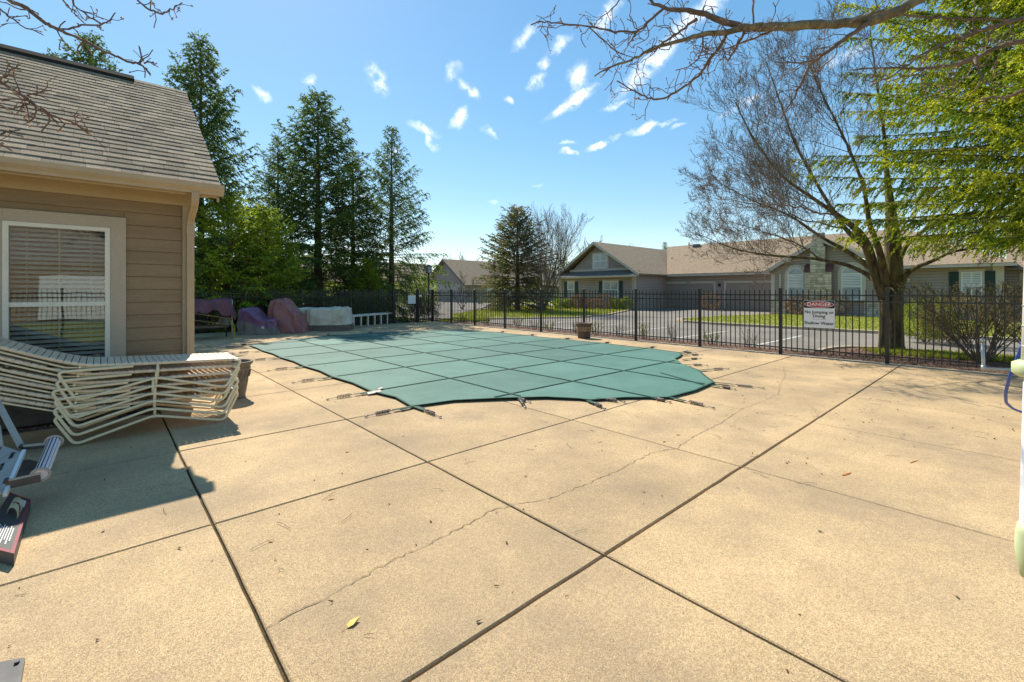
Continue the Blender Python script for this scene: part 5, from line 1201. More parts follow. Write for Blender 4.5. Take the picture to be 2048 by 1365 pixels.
# ------------------------------------------------------------------ conifers
def conifer(seed, H, Rm, z0, nb, m_leaf, lat=.12, latlen=.55, leafs=.085, leafw=.03, per=7, hang=.5, rise=.25, power=.8, azf=None, trunk_r=.16, droop=.28, dens=1.0, topstub=.03, scat=.55, lowdrop=.25):
    """numpy conifer at the origin: returns (crown mesh, trunk mesh)"""
    rng = np.random.default_rng(seed); LPs = []; LDs = []; LL = []; LWd = []; S = []
    for i in range(nb):
        f = (i + rng.random())/nb                       # 0 low .. 1 top
        z = z0 + (H-z0)*(f**.92)
        az = i*2.39996 + rng.normal()*.3
        if azf is not None and not azf(az, z, rng): continue
        rel = (z-z0)/(H-z0); Lb = Rm*((1-rel)**power)*rng.uniform(.72, 1.12) + topstub*H*rng.uniform(.6, 1.1)
        if rel < .12: Lb *= .75 + rel*2
        up = rise + .75*rel - (lowdrop if rel < .3 else 0)   # upper branches ascend
        d = np.array([math.cos(az), math.sin(az), 0]); side = np.array([-d[1], d[0], 0])
        ns = max(4, int(Lb/.18)); s = np.linspace(0, 1, ns+1)
        zz = Lb*(up*s - droop*(1-rel)*1.6*s*s + .16*s**3)
        pts = d*(Lb*s)[:, None] + side*(np.sin(s*3+seed+i)*.05*Lb)[:, None]; pts[:, 2] += z + zz
        r0 = .005 + .006*Lb
        for k in range(ns): S.append([*pts[k], *pts[k+1], r0*(1-s[k])+.004, r0*(1-s[k+1])+.003])
        nl = max(5, int(Lb/lat*dens)); t = np.sort(rng.random(nl))*.93 + .07
        if rel < .8: t = .12+.88*t
        ix = np.clip((t*ns).astype(int), 0, ns-1); fr = (t*ns-ix)[:, None]; base = pts[ix]*(1-fr)+pts[ix+1]*fr
        tan = pts[ix+1]-pts[ix]; tan /= np.linalg.norm(tan, axis=1)[:, None]
        sg = np.where(rng.random(nl) < .5, -1, 1)[:, None]
        ll = latlen*(.45+.7*(1-t))*rng.uniform(.6, 1.25, nl)*min(1, .35+Lb/2.2)
        dr = tan*.75 + side*sg*rng.uniform(.35, 1.0, (nl, 1)) + np.array([0, 0, 1])*rng.uniform(-.35-hang, .1, (nl, 1)); dr /= np.linalg.norm(dr, axis=1)[:, None]
        # main axis also carries needles
        base = np.r_[base, pts[:-1][ns//4:]]; ddn = pts[1:]-pts[:-1]; dr = np.r_[dr, (ddn/np.linalg.norm(ddn, axis=1)[:, None])[ns//4:]]
        ll = np.r_[ll, np.full(len(pts[:-1][ns//4:]), Lb/ns*1.1)]
        for k in range(len(base)):
            n = max(2, int(ll[k]/leafs*per/3)); u = (np.arange(n)+rng.random(n))/n
            p = base[k] + dr[k]*(ll[k]*u)[:, None]; p[:, 2] -= hang*.5*ll[k]*u*u
            D = dr[k] - np.array([0, 0, hang])*u[:, None] + rng.normal(size=(n, 3))*scat
            LPs.append(p); LDs.append(D); LL.append(leafs*rng.uniform(.7, 1.4, n)); LWd.append(leafw*rng.uniform(.7, 1.3, n))
    # leader
    n = 40; LPs.append(np.c_[rng.normal(size=(n, 2))*.03, H-.8*rng.random(n)]); LDs.append(rng.normal(size=(n, 3))*[1, 1, .4]+[0, 0, .9]); LL.append(np.full(n, leafs)); LWd.append(np.full(n, leafw))
    LPs = np.concatenate(LPs); LDs = np.concatenate(LDs); LL = np.concatenate(LL); LWd = np.concatenate(LWd)
    me = leaf_mesh('crown', LPs, LDs, LL, LWd, m_leaf, seed)
    T = [[0, 0, -.1, 0, 0, .5, trunk_r*1.25, trunk_r]]; q = 8
    for k in range(q):
        a = .5+(H-.6)*k/q; b = .5+(H-.6)*(k+1)/q; T.append([0, 0, a, 0, 0, b, trunk_r*(1-k/q)+.01, trunk_r*(1-(k+1)/q)+.008])
    tm = segs_mesh('trunk', T, BARK, 10); bm_ = segs_mesh('branches', S, TWIG, 3)
    return me, tm, bm_
def place_tree(meshes, name, loc, rz, sc, label, cat, group=None, leaf=None):
    e = empty(name, loc, label, cat, group, rz); e.scale = (sc, sc, sc) if not isinstance(sc, tuple) else sc
    for nm, me in zip(('crown', 'trunk', 'branches'), meshes):
        o = link(nm, me, e)
    return e
S1 = conifer(11, 11.6, 3.1, .7, 215, SPR, lat=.07, latlen=.55, leafs=.11, leafw=.055, per=9, hang=.75, power=.80, topstub=.02)
S2 = conifer(23, 11.4, 2.8, .7, 185, SPR, lat=.075, latlen=.5, leafs=.11, leafw=.05, per=7.5, hang=.75, rise=.2, power=.85, topstub=.02)
S3 = conifer(37, 10.2, 3.0, .6, 180, SPR, lat=.075, latlen=.48, leafs=.10, leafw=.045, per=8, hang=.9, power=.95, topstub=.02)
S4 = conifer(41, 5.6, 2.1, .2, 170, SPRL, lat=.09, latlen=.6, leafs=.10, leafw=.06, per=8, hang=.35, power=.6)
GR = 'spruces behind the back fence'
def base_at(x, Y): p = py(x, 600, Y); return (p.x, p.y, -.1)
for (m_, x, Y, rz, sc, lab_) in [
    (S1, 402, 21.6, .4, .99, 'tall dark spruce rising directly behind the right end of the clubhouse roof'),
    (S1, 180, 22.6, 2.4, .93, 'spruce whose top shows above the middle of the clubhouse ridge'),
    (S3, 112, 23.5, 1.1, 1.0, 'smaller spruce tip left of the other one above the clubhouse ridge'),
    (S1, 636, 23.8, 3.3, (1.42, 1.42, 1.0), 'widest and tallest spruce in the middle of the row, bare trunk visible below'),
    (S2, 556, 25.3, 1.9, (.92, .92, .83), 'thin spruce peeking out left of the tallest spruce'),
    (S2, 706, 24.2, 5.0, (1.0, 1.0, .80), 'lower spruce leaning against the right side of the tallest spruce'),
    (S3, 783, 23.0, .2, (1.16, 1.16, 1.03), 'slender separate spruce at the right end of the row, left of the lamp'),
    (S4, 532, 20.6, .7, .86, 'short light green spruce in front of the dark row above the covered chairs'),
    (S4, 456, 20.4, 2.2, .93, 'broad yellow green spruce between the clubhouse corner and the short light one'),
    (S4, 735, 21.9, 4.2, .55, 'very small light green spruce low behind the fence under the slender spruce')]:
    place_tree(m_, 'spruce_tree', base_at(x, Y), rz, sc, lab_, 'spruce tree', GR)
SB = conifer(53, 7.8, 3.0, .3, 190, SPRC, latlen=.6, per=9, hang=.3, power=.7, leafs=.12, leafw=.07)
p = gp(1035, 622, -.05); place_tree(SB, 'spruce_tree', (p.x, p.y, -.05), .3, (1.3, 1.3, 1.0), 'bronze green spruce on the lawn across the street beside a bare tree', 'spruce tree')
p = at(1330, 600, 62); place_tree(S3, 'spruce_tree', (p.x, p.y, -.1), 2.0, .80, 'small spruce tip peeping over the long house roof', 'spruce tree')
for (x, d, s_, lb) in ((1213, 60, .62, 'far spruce just left of the gabled house'), (1130, 66, .6, 'far spruce behind the bare lawn tree')):
    p = at(x, 600, d); place_tree(S2, 'spruce_tree', (p.x, p.y, -.1), 1.0, s_, lb, 'spruce tree')
# near spruce on the right, hanging over the fence
def azf(az, z, rng):
    d = Vector((math.cos(az), math.sin(az), 0)); f = d.dot(Vector((-CY, SY, 0)))   # towards the left of the view
    return f > -.25 or rng.random() < .25
SN = conifer(71, 13.0, 4.75, 2.5, 410, SPRN, lat=.05, latlen=.52, leafs=.052, leafw=.031, per=13.0, hang=.8, rise=.13, power=.50, scat=.9, lowdrop=.06, azf=azf, trunk_r=.2, droop=.15, dens=1.0)
sp = at(2215, 600, 8.6); e = place_tree(SN, 'spruce_tree', (sp.x, sp.y, -.05), 0.0, 1.0, 'big sunlit yellow green spruce with drooping sprays filling the upper right', 'spruce tree')

# ------------------------------------------------------------------ bare deciduous trees
RMIN = .0028
def grow(S, p, d, L_, r, lvl, rng, up=.15, spread=.75, kids=5, wob=.12, stop=.004, shrink=.62, segl=.28, nmin=3):
    n = max(nmin, int(L_/segl)); st = L_/n; pts = [p.copy()]; dirs = []
    for k in range(n):
        d = d + rng.normal(size=3)*wob + np.array([0, 0, up*.35]); d /= np.linalg.norm(d); q = p + d*st
        ra = r*(1-k/n*.72); rb = r*(1-(k+1)/n*.72); S.append([*p, *q, ra, rb]); p = q; pts.append(p.copy()); dirs.append(d.copy())
    if lvl <= 0 or r < stop: return
    nk = kids if isinstance(kids, int) else kids[0]; nk = max(1, int(round(nk*rng.uniform(.75, 1.25))))
    for k in range(nk):
        t = .18 + .80*(k+rng.random())/nk; i = min(n-1, int(t*n)); a = pts[i] + (pts[i+1]-pts[i])*(t*n-i)
        q = rng.normal(size=3); q -= dirs[i]*q.dot(dirs[i]); q /= np.linalg.norm(q)
        nd = dirs[i] + q*spread*rng.uniform(.6, 1.2) + np.array([0, 0, up]); nd /= np.linalg.norm(nd)
        grow(S, a, nd, L_*shrink*rng.uniform(.6, 1.15)*(1.1-.5*t), max(RMIN, r*(1-t*.72)*.58), lvl-1, rng, up, spread, kids if isinstance(kids, int) else kids[1:] or [3], wob, stop, shrink, segl*.72, nmin)
def bare(seed, H, m=TWIG, r=.14, levels=4, kids=[9, 7, 6, 5], up=.35, first=1.2, spread=.8, sides=3, stems=1):
    rng = np.random.default_rng(seed); S = []
    for s in range(stems):
        d = np.array([rng.normal()*.12, rng.normal()*.12, 1.]) if stems == 1 else np.array([rng.normal()*.4, rng.normal()*.4, 1.])
        grow(S, np.array([0, 0, -.1]), d/np.linalg.norm(d), H*.82, r, levels, rng, up, spread, kids, wob=.07, shrink=.52, segl=H/14)
    return segs_mesh('limbs', S, m, sides)
def place_bare(me, loc, rz, sc, label, name='bare_tree', cat='bare tree', group=None):
    e = empty(name, loc, label, cat, group, rz); e.scale = (sc, sc, sc); link('limbs', me, e); return e
RMIN = .008
B1 = bare(5, 8.8, r=.06, levels=3, kids=[15, 9, 5], up=.28, spread=.85, stems=9); RMIN = .012
B2 = bare(9, 7.4, r=.06, levels=3, kids=[10, 7, 5], up=.35, spread=.6, stems=5)
p = gp(1084, 624, -.03); place_bare(B1, (p.x, p.y, 0), .5, .88, 'bare upright tree on the lawn, right of the bronze spruce')
B3 = bare(15, 3.4, r=.06, levels=4, kids=[6, 6, 5, 4], up=.05, spread=.9, stems=4, m=TANB) if False else bare(15, 3.4, r=.05, levels=3, kids=[7, 6, 5], up=.05, spread=1.0, stems=4)
p = gp(925, 619, -.05); place_bare(B3, (p.x, p.y, 0), 0, 1.0, 'low spreading leafless tree in front of the distant gabled house')
for (x, d, sc, lb) in [(897, 70, .9, 'rounded leafless tree behind the distant house ridge, smaller of two'), (931, 72, 1.02, 'rounded leafless tree behind the distant house ridge, larger of two'), (1180, 66, 1.25, 'leafless tree above the left slope of the gabled house'), (1250, 68, 1.15, 'leafless tree over the ridge right of the gable peak'),
                       (1915, 52, 1.35, 'leafless tree over the right wing roof'), (1275, 70, 1.05, 'thin leafless tree behind the gabled house ridge'), (1000, 60, .8, 'thin leafless tree behind the bronze spruce')]:
    p = at(x, 600, d); place_bare(B2, (p.x, p.y, -.1), x*.37, sc, lb)
# the big bare tree behind the fence
RMIN = .0028
def polyline_limb(S, pts, r0, r1, rng, lvl, kids, L_, up=.25, spread=.8, twig_from=.2, seg=.18, shrink=.62, wob=.14, jit=.015, stop=.003, hz=None):
    P = [Vector(p) for p in pts]; out = []
    for a, b in zip(P[:-1], P[1:]):
        n = max(1, int((b-a).length/seg))
        for k in range(n): out.append(a.lerp(b, k/n))
    out.append(P[-1]); m = len(out)
    for i in range(1, m-1): out[i] = (out[i-1]+out[i]*2+out[i+1])/4 + Vector(rng.normal(size=3)*jit)
    for i in range(m-1):
        ra = r0+(r1-r0)*i/(m-1); rb = r0+(r1-r0)*(i+1)/(m-1); S.append([*out[i], *out[i+1], ra, rb])
    for k in range(kids):
        t = twig_from + (1-twig_from)*(k+rng.random())/kids; i = min(m-2, int(t*(m-1))); a = np.array(out[i].lerp(out[i+1], t*(m-1)-i)); d = np.array((out[i+1]-out[i]).normalized())
        q = rng.normal(size=3); q -= d*q.dot(d); q /= np.linalg.norm(q)
        nd = d*.9 + q*spread + np.array([0, 0, up]); nd /= np.linalg.norm(nd); rr = (r0+(r1-r0)*t)*.5
        grow(S, a, nd, L_*(1.15-.6*t)*rng.uniform(.6, 1.2), max(.0045, min(rr, .03)), lvl, rng, up, spread, [6, 5, 4, 3], wob, stop, shrink, seg)
    return out
RMIN = .0043
rng = np.random.default_rng(77); S = []; T = []
D = 11.75
def A(x, y, dd=0): return at(x, y, D+dd)
trunk_pts = [A(1791, 712), A(1790, 690), A(1789, 640), A(1789, 575)]
main = [trunk_pts[-1], A(1788, 520), A(1784, 470), A(1782, 420, .2), A(1774, 360, .3), A(1770, 280, .5), A(1755, 180, .6), A(1740, 60, .7)]
mb = MB(); mb.tube(trunk_pts, [.25, .195, .18, .18], 16); mb.tube([A(1766, 712, -.03), A(1766, 690, -.03), A(1767, 630, -.03), A(1768, 575)], [.14, .10, .09, .11], 12)
e = empty('bare_tree', A(1783, 703), 'big multi stemmed leafless tree rising just behind the fence', 'bare tree'); mb.build('trunk', BARKM, e)
def limb_tube(pts, rs_): MB().tube(fillet(pts, .4, 3), list(np.interp(np.linspace(0, 1, len(fillet(pts, .4, 3))), np.linspace(0, 1, len(rs_)), rs_)), 10).build('limb', BARKM, e)
limb_tube(main, [.19, .185, .16, .11, .07, .045, .03, .01])
L1 = [A(1768, 600), A(1752, 555), A(1737, 500, -.1), A(1722, 468, -.3), A(1690, 440, -.5), A(1630, 400, -.8), A(1560, 352, -1.0), A(1500, 268, -1.1), A(1468, 200, -1.2)]
limb_tube(L1, [.12, .12, .11, .085, .06, .042, .03, .02, .008])
L2 = [A(1762, 575), A(1735, 548, .3), A(1690, 528, .6), A(1620, 516, 1.0), A(1540, 512, 1.3), A(1470, 500, 1.5), A(1400, 470, 1.6)]; limb_tube(L2, [.07, .06, .05, .042, .034, .02, .008])
L3 = [A(1745, 540), A(1700, 505, .5), A(1650, 480, .8), A(1580, 430, 1.2), A(1500, 400, 1.5), A(1420, 355, 1.8)]; limb_tube(L3, [.07, .055, .04, .03, .018, .006])
L4 = [A(1772, 590), A(1768, 540, -.3), A(1756, 490, -.6), A(1738, 450, -.8), A(1730, 380, -.9), A(1700, 300, -1.0), A(1650, 200, -1.0), A(1610, 110, -.9)]; limb_tube(L4, [.10, .08, .065, .055, .038, .028, .018, .006])
L5 = [A(1797, 590), A(1806, 555, -.2), A(1830, 535, -.5), A(1868, 522, -.9), A(1910, 500, -1.2), A(1960, 497, -1.6)]; limb_tube(L5, [.08, .06, .05, .04, .025, .01])
L6 = [A(1790, 540), A(1810, 490, .4), A(1850, 460, .8), A(1900, 420, 1.0), A(1960, 360, 1.2)]; limb_tube(L6, [.075, .06, .05, .035, .01])
L7 = [A(1737, 500, -.1), A(1690, 460, .3), A(1640, 380, .5), A(1590, 290, .6), A(1555, 190, .7), A(1530, 120, .8)]; limb_tube(L7, [.07, .05, .038, .03, .018, .006])
L8 = [A(1700, 440, -.5), A(1600, 415, -1.2), A(1500, 405, -1.6), A(1420, 395, -1.8)]
S = []
for pts, k, ll in ((main[3:], 18, 2.2), (L1[3:], 34, 2.1), (L2[2:], 34, 1.5), (L3[2:], 32, 1.7), (L4[4:], 26, 2.1), (L5[3:], 9, 1.0), (L6[1:], 14, 1.6), (L7[1:], 28, 2.0), (L8, 28, 1.5), ([A(1650, 520, .6), A(1580, 480, .2), A(1500, 455, 0), A(1440, 440, -.2)], 26, 1.2), ([A(1700, 460, .3), A(1600, 440, 1.4), A(1520, 380, 2.0), A(1450, 300, 2.2)], 26, 1.7)):
    r0 = {id(L8): .04}.get(id(pts), .04)
    polyline_limb(S, pts, .03, .006, rng, 3, int(k*.85), ll*1.0, up=.22, spread=1.0, stop=.0042, seg=.15, shrink=.6)
link('twigs', segs_mesh('twigs', S, TWIG, 3), e, -WL[e.name]); RMIN = .0028; print('TWIGS', len(S))

# ------------------------------------------------------------------ near overhanging branches with buds
def near_branch(name, label, cat, paths, seed, bud=.0075, origin=None):
    rng = np.random.default_rng(seed); e = empty(name, origin, label, cat); S = []; buds = []
    def spur(p, d, L_, r, lvl):
        n = max(2, int(L_/.035)); 
        for k in range(n):
            d = d + rng.normal(size=3)*.38; d /= np.linalg.norm(d); q = p + d*(L_/n); S.append([*p, *q, r, r*.92]); 
            if rng.random() < .22 and lvl > 0:
                qd = d + rng.normal(size=3)*.9; spur(q, qd/np.linalg.norm(qd), L_*rng.uniform(.25, .6), r*.8, lvl-1)
            p = q; r *= .96
        buds.append((p, d, r))
    for (pts, r0, r1, ns, sl, m_, lvl) in paths:
        P = fillet([Vector(p) for p in pts], .25, 4); out = []
        for a, b in zip(P[:-1], P[1:]):
            n = max(1, int((b-a).length/.05))
            for k in range(n): out.append(a.lerp(b, k/n))
        out.append(P[-1]); m = len(out)
        out = [o + Vector(rng.normal(size=3)*.0035) for o in out]
        rad = [(r0+(r1-r0)*i/(m-1))*(1+.14*rng.normal()*(1 if i % 4 == 0 else .3)) for i in range(m)]
        MB().tube(out, rad, 9 if r0 > .015 else 6).build('bough' if r0 > .015 else 'branch', m_, e)
        for k in range(ns):
            t = .04 + .96*(k+rng.random())/ns; i = min(m-2, int(t*(m-1))); d = np.array((out[i+1]-out[i]).normalized()); q = rng.normal(size=3)
            nd = d*.7 + q*.75; nd /= np.linalg.norm(nd); rr = rad[i]
            spur(np.array(out[i]), nd, sl*rng.uniform(.25, 1.2), min(rr*.6, .0048)*rng.uniform(.7, 1), lvl)
        buds.append((np.array(out[-1]), np.array((out[-1]-out[-2]).normalized()), r1))
    tag(link('twigs', segs_mesh('twigs', S, TWIGN, 5), e, -WL[e.name]), kind='stuff')
    bs = MB()
    for p, d, r in buds:
        for j in range(rng.integers(1, 3)):
            dd = d + rng.normal(size=3)*.5; dd /= np.linalg.norm(dd); s = bud*rng.uniform(.6, 1.15); a = Vector(p + dd*s*.7)
            bs.tube([a - Vector(dd)*s*.9, a - Vector(dd)*s*.2, a + Vector(dd)*s*.5, a + Vector(dd)*s*1.1], [s*.3, s*.62, s*.5, s*.06], 5)
    tag(bs.build('buds', BUD, e), kind='stuff'); return e
Q = lambda L_, d0, d1: [at(x, y, d0+(d1-d0)*i/(len(L_)-1)) for i, (x, y) in enumerate(L_)]
near_branch('bare_tree_bough', 'thick lichened bough of a leafless tree crossing the upper right sky', 'bare tree', [
    (Q([(2160, -75), (1900, -45), (1830, 5), (1760, 38), (1700, 47), (1600, 52), (1520, 56), (1480, 53)], 3.4, 3.7), .052, .030, 12, .30, LICH, 2),
    (Q([(1490, 55), (1440, 42), (1390, 22), (1325, 17), (1290, -8)], 3.7, 3.9), .028, .011, 12, .30, TWIGN, 3),
    (Q([(1490, 55), (1450, 66), (1405, 68), (1360, 82), (1310, 95), (1270, 118), (1215, 137), (1190, 152)], 3.7, 3.8), .024, .005, 24, .28, LICH, 3),
    (Q([(1395, 40), (1362, 62), (1320, 90), (1285, 105)], 3.72, 3.8), .011, .008, 5, .25, TWIGN, 3),
    (Q([(1325, 18), (1290, 50), (1275, 65), (1220, 63), (1175, 53), (1120, 48), (1085, 43), (1062, 50)], 3.9, 4.0), .012, .005, 22, .26, TWIGN, 3),
    (Q([(1275, 65), (1262, 82), (1255, 92)], 3.95, 4.0), .008, .004, 2, .2, TWIGN, 1),
    (Q([(1178, 55), (1205, 80), (1240, 108), (1272, 117)], 3.9, 3.9), .007, .004, 8, .22, TWIGN, 2),
    (Q([(1455, 66), (1440, 95), (1415, 125), (1395, 155), (1360, 180), (1320, 202), (1290, 195), (1262, 178), (1235, 165)], 3.75, 3.9), .014, .005, 26, .26, TWIGN, 3),
    (Q([(1490, 62), (1475, 90), (1455, 121)], 3.7, 3.75), .012, .007, 3, .15, TWIGN, 1),
    (Q([(1405, 70), (1408, 95), (1390, 130), (1350, 142)], 3.8, 3.85), .008, .004, 12, .25, TWIGN, 3),
    (Q([(1245, -10), (1225, 20), (1200, 35), (1192, 47)], 3.9, 3.95), .006, .004, 6, .2, TWIGN, 2),
    (Q([(1507, 50), (1506, 20), (1508, -12)], 3.6, 3.6), .007, .006, 2, .12, TWIGN, 1),
    (Q([(1740, 45), (1690, 78), (1650, 108), (1620, 130), (1600, 175), (1580, 210), (1560, 240)], 3.5, 3.7), .017, .005, 14, .3, TWIGN, 3),
    (Q([(1640, 118), (1600, 126), (1550, 124)], 3.6, 3.7), .009, .005, 5, .2, TWIGN, 2),
    (Q([(1560, 55), (1500, 80), (1450, 100), (1400, 112)], 3.7, 3.6), .009, .004, 12, .28, TWIGN, 3),
    (Q([(2120, 70), (2048, 83), (1990, 95), (1950, 120), (1905, 130), (1850, 138), (1780, 135), (1705, 140)], 3.1, 3.4), .020, .005, 22, .26, TWIGN, 3),
    (Q([(2130, 20), (2040, 38), (1960, 62), (1900, 82), (1840, 110), (1790, 150), (1740, 172)], 3.0, 3.4), .013, .005, 18, .26, TWIGN, 3),
    (Q([(2120, 150), (2048, 182), (2015, 195), (1960, 196)], 3.0, 3.2), .014, .006, 7, .22, TWIGN, 2),
    (Q([(1950, 118), (1965, 160), (1990, 180)], 3.2, 3.1), .009, .004, 5, .2, TWIGN, 2),
    (Q([(1700, 47), (1760, 20), (1830, 34), (1900, 38), (2060, 40)], 3.5, 3.2), .010, .007, 8, .2, TWIGN, 2)],
    101, origin=at(2160, -75, 3.4))
near_branch('bare_branch', 'thin budding branch reaching across the upper left sky above the roof', 'branch', [
    (Q([(-60, -60), (15, 0), (50, 15), (100, 53), (125, 62), (160, 78), (220, 108), (265, 127), (290, 133), (302, 150)], 2.6, 2.8), .0125, .0055, 10, .13, TWIGN, 2),
    (Q([(122, 60), (150, 55), (200, 50), (222, 45), (228, 26)], 2.7, 2.75), .006, .004, 5, .09, TWIGN, 2),
    (Q([(265, 127), (281, 125), (281, 95)], 2.75, 2.78), .006, .0045, 3, .07, TWIGN, 1),
    (Q([(288, 130), (300, 122), (310, 128)], 2.78, 2.8), .005, .004, 3, .06, TWIGN, 1),
    (Q([(140, -30), (150, 15), (175, 32), (200, 46)], 2.7, 2.75), .005, .004, 9, .09, TWIGN, 2),
    (Q([(110, -20), (140, 18), (170, 45)], 2.6, 2.7), .0045, .0035, 6, .08, TWIGN, 1),
    (Q([(250, -25), (290, 17), (330, 30), (350, 16), (362, 5)], 2.7, 2.8), .006, .004, 12, .09, TWIGN, 2),
    (Q([(-20, 10), (0, 17), (20, 35), (50, 55), (85, 68)], 2.6, 2.7), .0055, .0035, 9, .08, TWIGN, 1)],
    202, bud=.007, origin=at(-60, -60, 2.6))
near_branch('bare_branch', 'thin budding branch hanging in front of the roof shingles at the left edge', 'branch', [
    (Q([(-50, 130), (0, 165), (50, 195), (75, 212), (110, 233), (150, 247), (170, 258), (185, 264)], 2.5, 2.75), .0095, .0045, 16, .14, TWIGN, 2),
    (Q([(-40, 180), (0, 160), (22, 142), (40, 131)], 2.5, 2.55), .006, .004, 5, .08, TWIGN, 1),
    (Q([(45, 192), (75, 187), (100, 180)], 2.6, 2.65), .0045, .004, 4, .08, TWIGN, 1),
    (Q([(-20, 205), (20, 218), (55, 210), (62, 206)], 2.5, 2.6), .005, .0038, 6, .08, TWIGN, 1),
    (Q([(72, 210), (70, 232), (60, 245)], 2.6, 2.6), .004, .0035, 3, .06, TWIGN, 1),
    (Q([(-30, 285), (0, 270), (20, 263), (36, 260)], 2.4, 2.5), .0055, .004, 4, .06, TWIGN, 1),
    (Q([(-30, 275), (0, 288), (22, 300)], 2.4, 2.5), .005, .004, 2, .05, TWIGN, 1)],
    303, bud=.008, origin=at(-50, 130, 2.5))

# ------------------------------------------------------------------ shrubs
def shrub(name, loc, w, h, nst, seed, label, cat, mleaf, mtwig=TWIG, leaf=.03, nleaf=900, group=None, fan=.8, r=.008, top=False, rz=0, round_=False, lvl=2, d=None):
    rng = np.random.default_rng(seed); S = []; e = empty(name, loc, label, cat, group); P = []
    for k in range(nst):
        a = rng.uniform(0, 6.283); t = rng.random()**.6*fan; dd = np.array([math.cos(a)*t, math.sin(a)*t, 1.]); dd /= np.linalg.norm(dd)
        grow(S, np.array([math.cos(a)*.06, math.sin(a)*.06, -.02]), dd, h*rng.uniform(.75, 1.05)/max(.55, dd[2]), r*rng.uniform(.7, 1.2), lvl, rng, .1, .5, [6, 4, 3], .10, .001, .45, h/7)
    S = np.array(S); S[:, [0, 1, 3, 4]] *= w/(2*max(.3, fan)*h)*1.2 if not round_ else 1
    S = S[(S[:, 5] < h*1.08)]
    link('stems', segs_mesh('stems', S, mtwig, 3), e)
    if nleaf:
        sel = S[(S[:, 6] < r*.7)]
        if top: sel = sel[sel[:, 5] > h*.35]
        if round_:
            q = rng.normal(size=(nleaf, 3)); q /= np.linalg.norm(q, axis=1)[:, None]; q *= rng.uniform(.78, 1.0, (nleaf, 1)); bump_ = np.array([noise.noise(Vector(v*2.5)+Vector((seed, 0, 0))) for v in q])
            P = q*np.array([w/2, w/2, h/2])*(1+.18*bump_[:, None]) + [0, 0, h/2]; P[:, 2] = np.maximum(P[:, 2], .02); Dd = q + rng.normal(size=(nleaf, 3))*.7
        else:
            ii = rng.integers(0, len(sel), nleaf); t = rng.random((nleaf, 1)); P = sel[ii, :3]*(1-t)+sel[ii, 3:6]*t; Dd = (sel[ii, 3:6]-sel[ii, :3]); Dd /= np.linalg.norm(Dd, axis=1)[:, None]; Dd = Dd + rng.normal(size=(nleaf, 3))*.8
        link('leaves', leaf_mesh('leaves', P, Dd, leaf*rng.uniform(.6, 1.3, nleaf), leaf*.5*rng.uniform(.6, 1.3, nleaf), mleaf, seed), e)
    return e
# twiggy vase shaped shrub at the right
p = at(1962, 600, 9.75); shrub('twiggy_shrub', (p.x, p.y, -.03), 3.1, 1.62, 28, 4, 'large vase shaped twiggy shrub with bronze leaves behind the right fence', 'shrub', LEAFR, TWIG, .04, 8500, fan=1.05, r=.015, top=True)
p = at(2075, 600, 10.4); shrub('twiggy_shrub', (p.x, p.y, -.03), 2.6, 1.6, 20, 14, 'second twiggy shrub half cut off by the right picture edge', 'shrub', LEAFR, TWIG, .045, 3500, fan=1.0, r=.015, top=True)
p = at(1852, 600, 13.8); shrub('round_shrub', (p.x, p.y, -.03), 1.5, 1.30, 14, 5, 'rounded yellow green shrub between the big tree and the twiggy shrub', 'shrub', LEAFG, TWIG, .05, 6500, round_=True)
p = at(1905, 600, 13.2); shrub('round_shrub', (p.x, p.y, -.03), 1.6, 1.42, 14, 6, 'rounded bronze shrub just right of the yellow green one', 'shrub', LEAFR, TWIG, .05, 6000, round_=True)
# small shrubs in the mulch strip along the fence
for i, (x, y, h_, g_, lb) in enumerate([(1425, 682, .42, 1, 'third green shrub from the sign, right of the post by the parking line'), (1285, 668, .5, 1, 'leafy green shrub beside the fence post right of the barrel planter'), (1192, 662, .45, 1, 'small green shrub touching the right side of the barrel planter'),
        (1100, 656, .36, 1, 'small green shrub midway between the barrel planter and the bronze spruce'), (1034, 650, .42, 2, 'small shrub with yellowish leaves at the post below the bare lawn tree'), (973, 645, .4, 1, 'small dark green shrub below the bronze spruce'), (1150, 660, .5, 0, 'dead tan shrub behind the left side of the barrel planter'),
        (1070, 654, .45, 0, 'dead twiggy shrub left of the middle post'), (1240, 667, .4, 0, 'dead twiggy shrub between two green ones right of the planter'), (1346, 676, .55, 0, 'dead twiggy shrub left of the tall post by the parking line'), (1500, 690, .5, 0, 'dead twiggy shrub nearest to the danger sign'), (925, 641, .45, 2, 'yellowish grass tuft shrub near the fence corner')]):
    q = px(x, y, 12.75); shrub('small_shrub', (q.x, q.y, -.03), .5, h_, 12, 30+i, lb, 'shrub', [TANL, LEAFG, LEAFR][g_], TWIG, .035, [40, 420, 300][g_], fan=.7, r=.005, lvl=1)
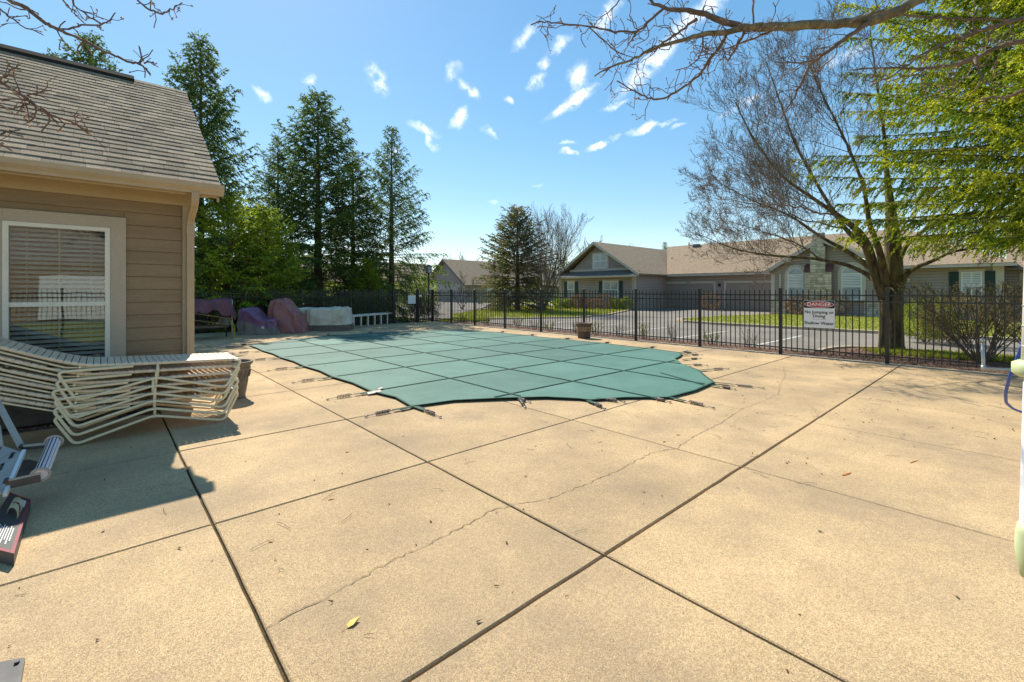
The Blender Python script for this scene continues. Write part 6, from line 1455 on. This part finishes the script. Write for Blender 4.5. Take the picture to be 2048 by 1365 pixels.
# across the street
for i, (x, y, w, h_, k, lb) in enumerate([(1231, 615, .95, .95, 1, 'left clipped green ball shrub under the wide window of the gabled house'), (1252, 616, 1.0, 1.0, 1, 'right clipped green ball shrub under the wide window of the gabled house'), (1118, 611, 1.0, .85, 1, 'clipped green shrub at the left corner of the gabled house'), (1136, 612, .9, .8, 1, 'clipped dark green shrub under the narrow window'),
        (1154, 613, 1.1, 1.2, 0, 'tan dormant shrub right of the narrow window'), (1182, 613, 1.5, .95, 0, 'wide tan dormant shrub midway along the gabled house'), (1208, 614, 1.4, 1.3, 0, 'rounded tan dormant shrub left of the clipped balls'), (1168, 613, 1.0, 1.1, 0, 'narrow tan dormant shrub between the two wider ones'),
        (1421, 617, 1.7, 1.35, 0, 'tan dormant globe shrub between the two garage doors'), (1600, 629, 1.7, 1.25, 0, 'rusty dormant shrub left of the stone chimney base'), (1665, 631, 2.0, 1.35, 0, 'rusty dormant shrub right of the stone chimney base')]):
    dd = {1421: 36.3, 1600: 28.4, 1665: 27.2}.get(x, 39.0 - (x-1118)*.018); q = at(x, y, dd)
    shrub('clipped_shrub' if k else 'dormant_shrub', (q.x, q.y, 0), w, h_, 9, 60+i, lb, 'shrub', LEAFG if k else TANL, TWIG, .09, 2200 if k else 1500, round_=True)
# bare hedge behind the back fence
rng = np.random.default_rng(9); S = []
for k in range(620):
    x = rng.uniform(-2.5, 10.2); y = 19.55 + rng.random()*.75; dd = np.array([rng.normal()*.12, rng.normal()*.12, 1.]); dd /= np.linalg.norm(dd)
    grow(S, np.array([x, y, -.05]), dd, rng.uniform(1.25, 1.55), .008, 2, rng, .1, .45, [7, 4], .08, .001, .35, .25)
for k in range(120):
    x = rng.uniform(11.15, 12.6); y = 19.5 + rng.random()*1.0; dd = np.array([rng.normal()*.2, rng.normal()*.2, 1.]); dd /= np.linalg.norm(dd)
    grow(S, np.array([x, y, -.05]), dd, rng.uniform(1.0, 1.45), .008, 2, rng, .1, .5, [7, 4], .1, .001, .35, .25)
S = np.array(S); e = empty('clipped_hedge', (5, 20, 0), 'long brown twiggy hedge clipped level behind the back fence', 'hedge')
Sh = S[S[:, 0] < 10.8]; Sh2 = S[S[:, 0] >= 10.8]
def off(Sx, o): Sx = Sx.copy(); Sx[:, :3] -= o; Sx[:, 3:6] -= o; return Sx
link('stems', segs_mesh('stems', off(Sh, (5, 20, 0)), TWIG, 3), e)
sel = Sh[Sh[:, 5] < 1.25]; ii = rng.integers(0, len(sel), 26000); P = sel[ii, 3:6] - np.array([5, 20, 0]) + rng.normal(size=(26000, 3))*.03; link('leaves', leaf_mesh('leaves', P, rng.normal(size=(26000, 3)), .045, .025, HEDGE, 3), e)
e = empty('clipped_hedge', (11.8, 20, 0), 'short dark twiggy hedge filling the corner under the lamp', 'hedge')
link('stems', segs_mesh('stems', off(Sh2, (11.8, 20, 0)), TWIG, 3), e)
sel = Sh2; ii = rng.integers(0, len(sel), 3500); P = sel[ii, 3:6] - np.array([11.8, 20, 0]); link('leaves', leaf_mesh('leaves', P, rng.normal(size=(3500, 3)), .04, .02, HEDGE, 4), e)
# understorey behind the hedge: sunlit light green growth low between the trunks
rng = np.random.default_rng(19)
for i in range(14):
    x = 380 + 36*i; q = py(x, 590, 26.5 + 3*rng.random()); shrub('understorey_shrub', (q.x, q.y, -.1), rng.uniform(1.8, 2.8), rng.uniform(1.6, 2.9), 8, 200+i, 'light green bush glimpsed low between the spruce trunks behind the hedge', 'shrub', SPRL if i % 3 else HEDGE, TWIG, .12, 1600, group='bushes glimpsed between the spruce trunks', round_=True)
# far tree line (reads as one mass)
rng = np.random.default_rng(29); n = 60000
a = rng.uniform(-1.3, 1.3, n); rad = rng.uniform(95, 125, n); hgt = 2.2 + 1.6*np.array([noise.noise(Vector((t*14, 3, 1))) for t in a]) + 2.0*np.array([noise.noise(Vector((t*60, 3, 8))) for t in a])
P = np.c_[np.sin(a+YAW)*rad, np.cos(a+YAW)*rad, rng.random(n)**.8*np.maximum(hgt, .5)]
FARM = mat('far_trees', (.085, .085, .04), (.15, .125, .075), scale=.12, rough=.9, island=.4, trans=.2)
tag(link('far_tree_line', leaf_mesh('far_tree_line', P, rng.normal(size=(n, 3)), .9, .5, FARM, 4)), kind='stuff')
